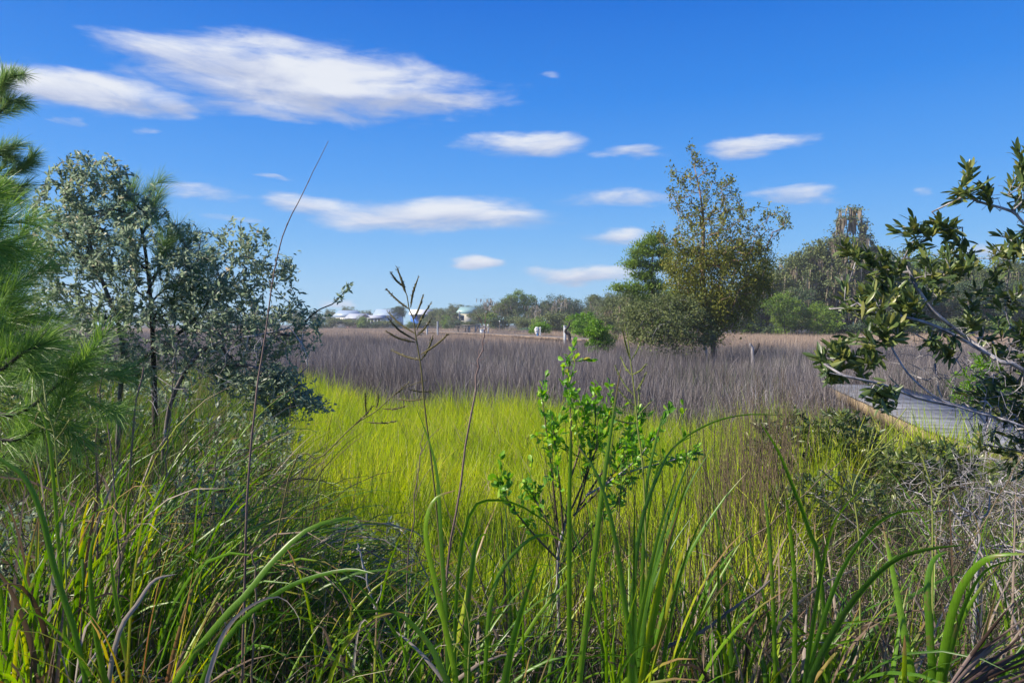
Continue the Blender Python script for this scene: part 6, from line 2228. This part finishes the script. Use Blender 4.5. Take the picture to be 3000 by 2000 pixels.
seed_head('yellow green seed head behind the tallest blade of the sapling', 2.2, [(1890, 1500), (1868, 1250), (1860, 1160), (1849, 1071), (1840, 1000), (1830, 948)],
          [((1849, 1056), (1881, 987)), ((1851, 1098), (1893, 1067)), ((1849, 1098), (1818, 1044)), ((1864, 1144), (1893, 1090)), ((1868, 1220), (1791, 1180)), ((1868, 1215), (1872, 1126)), ((1864, 1220), (1912, 1170)), ((1858, 1160), (1800, 1069)),
           ((1866, 1195), (1799, 1125)), ((1870, 1240), (1800, 1228)), ((1845, 1050), (1822, 960))], 'seedgreen', sw=.0024)
seed_head('small pale seed head above the left edge tussock', 2.2, [(190, 1600), (170, 1400), (161, 1286), (152, 1245), (140, 1209), (130, 1170)],
          [((146, 1225), (98, 1139)), ((138, 1200), (126, 1110)), ((158, 1250), (186, 1167)), ((158, 1262), (84, 1230)), ((162, 1290), (205, 1225)), ((150, 1235), (110, 1180))], 'seedgreen', sw=.003)
seed_head('upright yellow green seed stalk at the lower right', 2.0, [(2735, 2080), (2732, 1800), (2732, 1535), (2729, 1438), (2712, 1370), (2692, 1310)],
          [((2729, 1432), (2780, 1383)), ((2732, 1486), (2780, 1444)), ((2731, 1478), (2680, 1444)), ((2728, 1420), (2706, 1375)), ((2722, 1395), (2700, 1340)), ((2733, 1520), (2695, 1470)), ((2732, 1500), (2755, 1440))], 'seedgreen', sw=.0024)
seed_head('seed stalk fanning right in front of the low shrubs', 2.1, [(2520, 1900), (2517, 1595), (2505, 1480), (2500, 1426), (2535, 1353), (2600, 1270), (2656, 1195)],
          [((2498, 1426), (2483, 1353)), ((2535, 1353), (2662, 1244)), ((2500, 1450), (2398, 1371)), ((2540, 1345), (2570, 1225)), ((2505, 1475), (2452, 1320)), ((2520, 1380), (2610, 1335)), ((2560, 1320), (2630, 1290)), ((2504, 1470), (2560, 1400))], 'seedgreen', sw=.0022)
seed_head('thin green seed stalk near the bottom centre', 1.9, [(1370, 2100), (1372, 1950), (1376, 1850), (1360, 1760), (1320, 1700)],
          [((1376, 1850), (1450, 1720)), ((1374, 1900), (1440, 1850)), ((1372, 1870), (1310, 1760)), ((1370, 1930), (1310, 1830)), ((1373, 1830), (1400, 1760))], 'seedgreen', sw=.0018)


def stem_stand(name, label, x0, x1, d0, d1, n, L, r, mat, lean=.12, cat='rushes', tone=None, single=40):
    """a stand of leafless rush stems"""
    xs = rng.uniform(x0, x1, n)
    ds = rng.uniform(d0, d1, n)
    cx = P((x0 + x1) / 2, 1500, (d0 + d1) / 2)
    org = np.array([cx[0], cx[1], float(gz(cx[0], cx[1]))])
    root = empty(name, org, label, cat)
    rest = MB()
    for i in range(n):
        p = P(xs[i], 1500, ds[i])
        p[2] = float(gz(p[0], p[1])) - .03
        l = L * rng.uniform(.6, 1.25)
        dx, dy = rng.normal(0, lean, 2)
        e = p + np.array([dx * l, dy * l, l])
        m = (p + e) / 2 + rng.normal(0, .015, 3)
        q = spline([p, m, e], 6)
        mb = MB() if i < single else rest
        tube(mb, q, np.linspace(r, r * .35, 6), 4)
        if i < single:
            mb.obj('stem', mat, root, org)
    if n > single:
        rest.obj('fine_stems', mat, root, org, kind='stuff')


stem_stand('rush_stand', 'thin dark rush stems in front of the sapling and its broad blades', 1650, 2150, 2.2, 3.6, 150, 1.05, .0020, M['blackrush'], .12)
stem_stand('rush_stand', 'dense brown rushes between the cordgrass and the low shrubs', 2060, 2330, 4.2, 6.5, 420, 1.2, .0028, M['brownrush'], .10)
stem_stand('rush_stand', 'thin dark stems crossing the right foreground', 2200, 2980, 2.1, 3.4, 170, .95, .0020, M['blackrush'], .28)
stem_stand('rush_stand', 'brown dead stems standing in the left tussocks', 100, 900, 2.2, 4.2, 200, 1.0, .0024, M['brownrush'], .12)
stem_stand('rush_stand', 'few dark stems rising out of the bottom centre', 1050, 1600, 2.1, 3.0, 40, .7, .0019, M['blackrush'], .15)
stem_stand('rush_stand', 'brown dead stems behind the boardwalk beam', 2330, 2640, 7.0, 9.5, 260, .95, .0035, M['brownrush'], .16)


# ------------------------------------------------------------------ dead palmetto at the bottom right
def palmetto():
    d = 1.75
    hub = P(2740, 2070, d)
    org = np.array([hub[0], hub[1], float(gz(hub[0], hub[1]))])
    root = empty('dead_palmetto_frond', org, 'dry brown fan palm frond lying in the bottom right corner', 'palm frond')
    n = 26
    for i in range(n):
        f = i / (n - 1)
        a = math.radians(-62 + 66 * f) + rng.normal(0, .03)       # fan of narrow leaflets
        l = rng.uniform(330, 470)
        x1, y1 = 2745 + l * math.cos(a) * 1.05, 2085 + l * math.sin(a) * .85
        dd = d + rng.normal(0, .07)
        mid = ((2745 + x1) / 2 + rng.normal(0, 8), (2085 + y1) / 2 - 10 + rng.normal(0, 8))
        mb = MB()
        ribbon(mb, [hub, P(mid[0], mid[1], d + .02), P(x1, y1 + rng.uniform(0, 30), dd)], .011, a=rng.random(), fold=.5, n=10, blunt=.5, basew=.3, tw=rng.normal(0, .5))
        mb.obj('leaflet', M['palm'], root, org)
    mb = MB()
    tube(mb, spline([org, (org + hub) / 2 + (.05, 0, 0), hub], 8), .009, 6)
    mb.obj('stalk', M['palm'], root, org)


palmetto()

def haze_box():
    mb = MB()
    mb.box(-420, 420, -45, 420, -1.2, 26)
    m = bpy.data.materials.new('haze_air')
    m.use_nodes = True
    t = m.node_tree
    t.nodes.clear()
    pv = t.nodes.new('ShaderNodeVolumePrincipled')
    pv.inputs['Density'].default_value = HAZE
    pv.inputs['Color'].default_value = (.86, .92, 1.0, 1)
    pv.inputs['Anisotropy'].default_value = 0.2
    out = t.nodes.new('ShaderNodeOutputMaterial')
    t.links.new(pv.outputs[0], out.inputs['Volume'])
    mb.obj('haze', m, kind='stuff')


if HAZE:
    haze_box()

print('objects', len(bpy.data.objects), 'tris(approx)', sum(len(o.data.polygons) for o in sc.objects if o.type == 'MESH'))
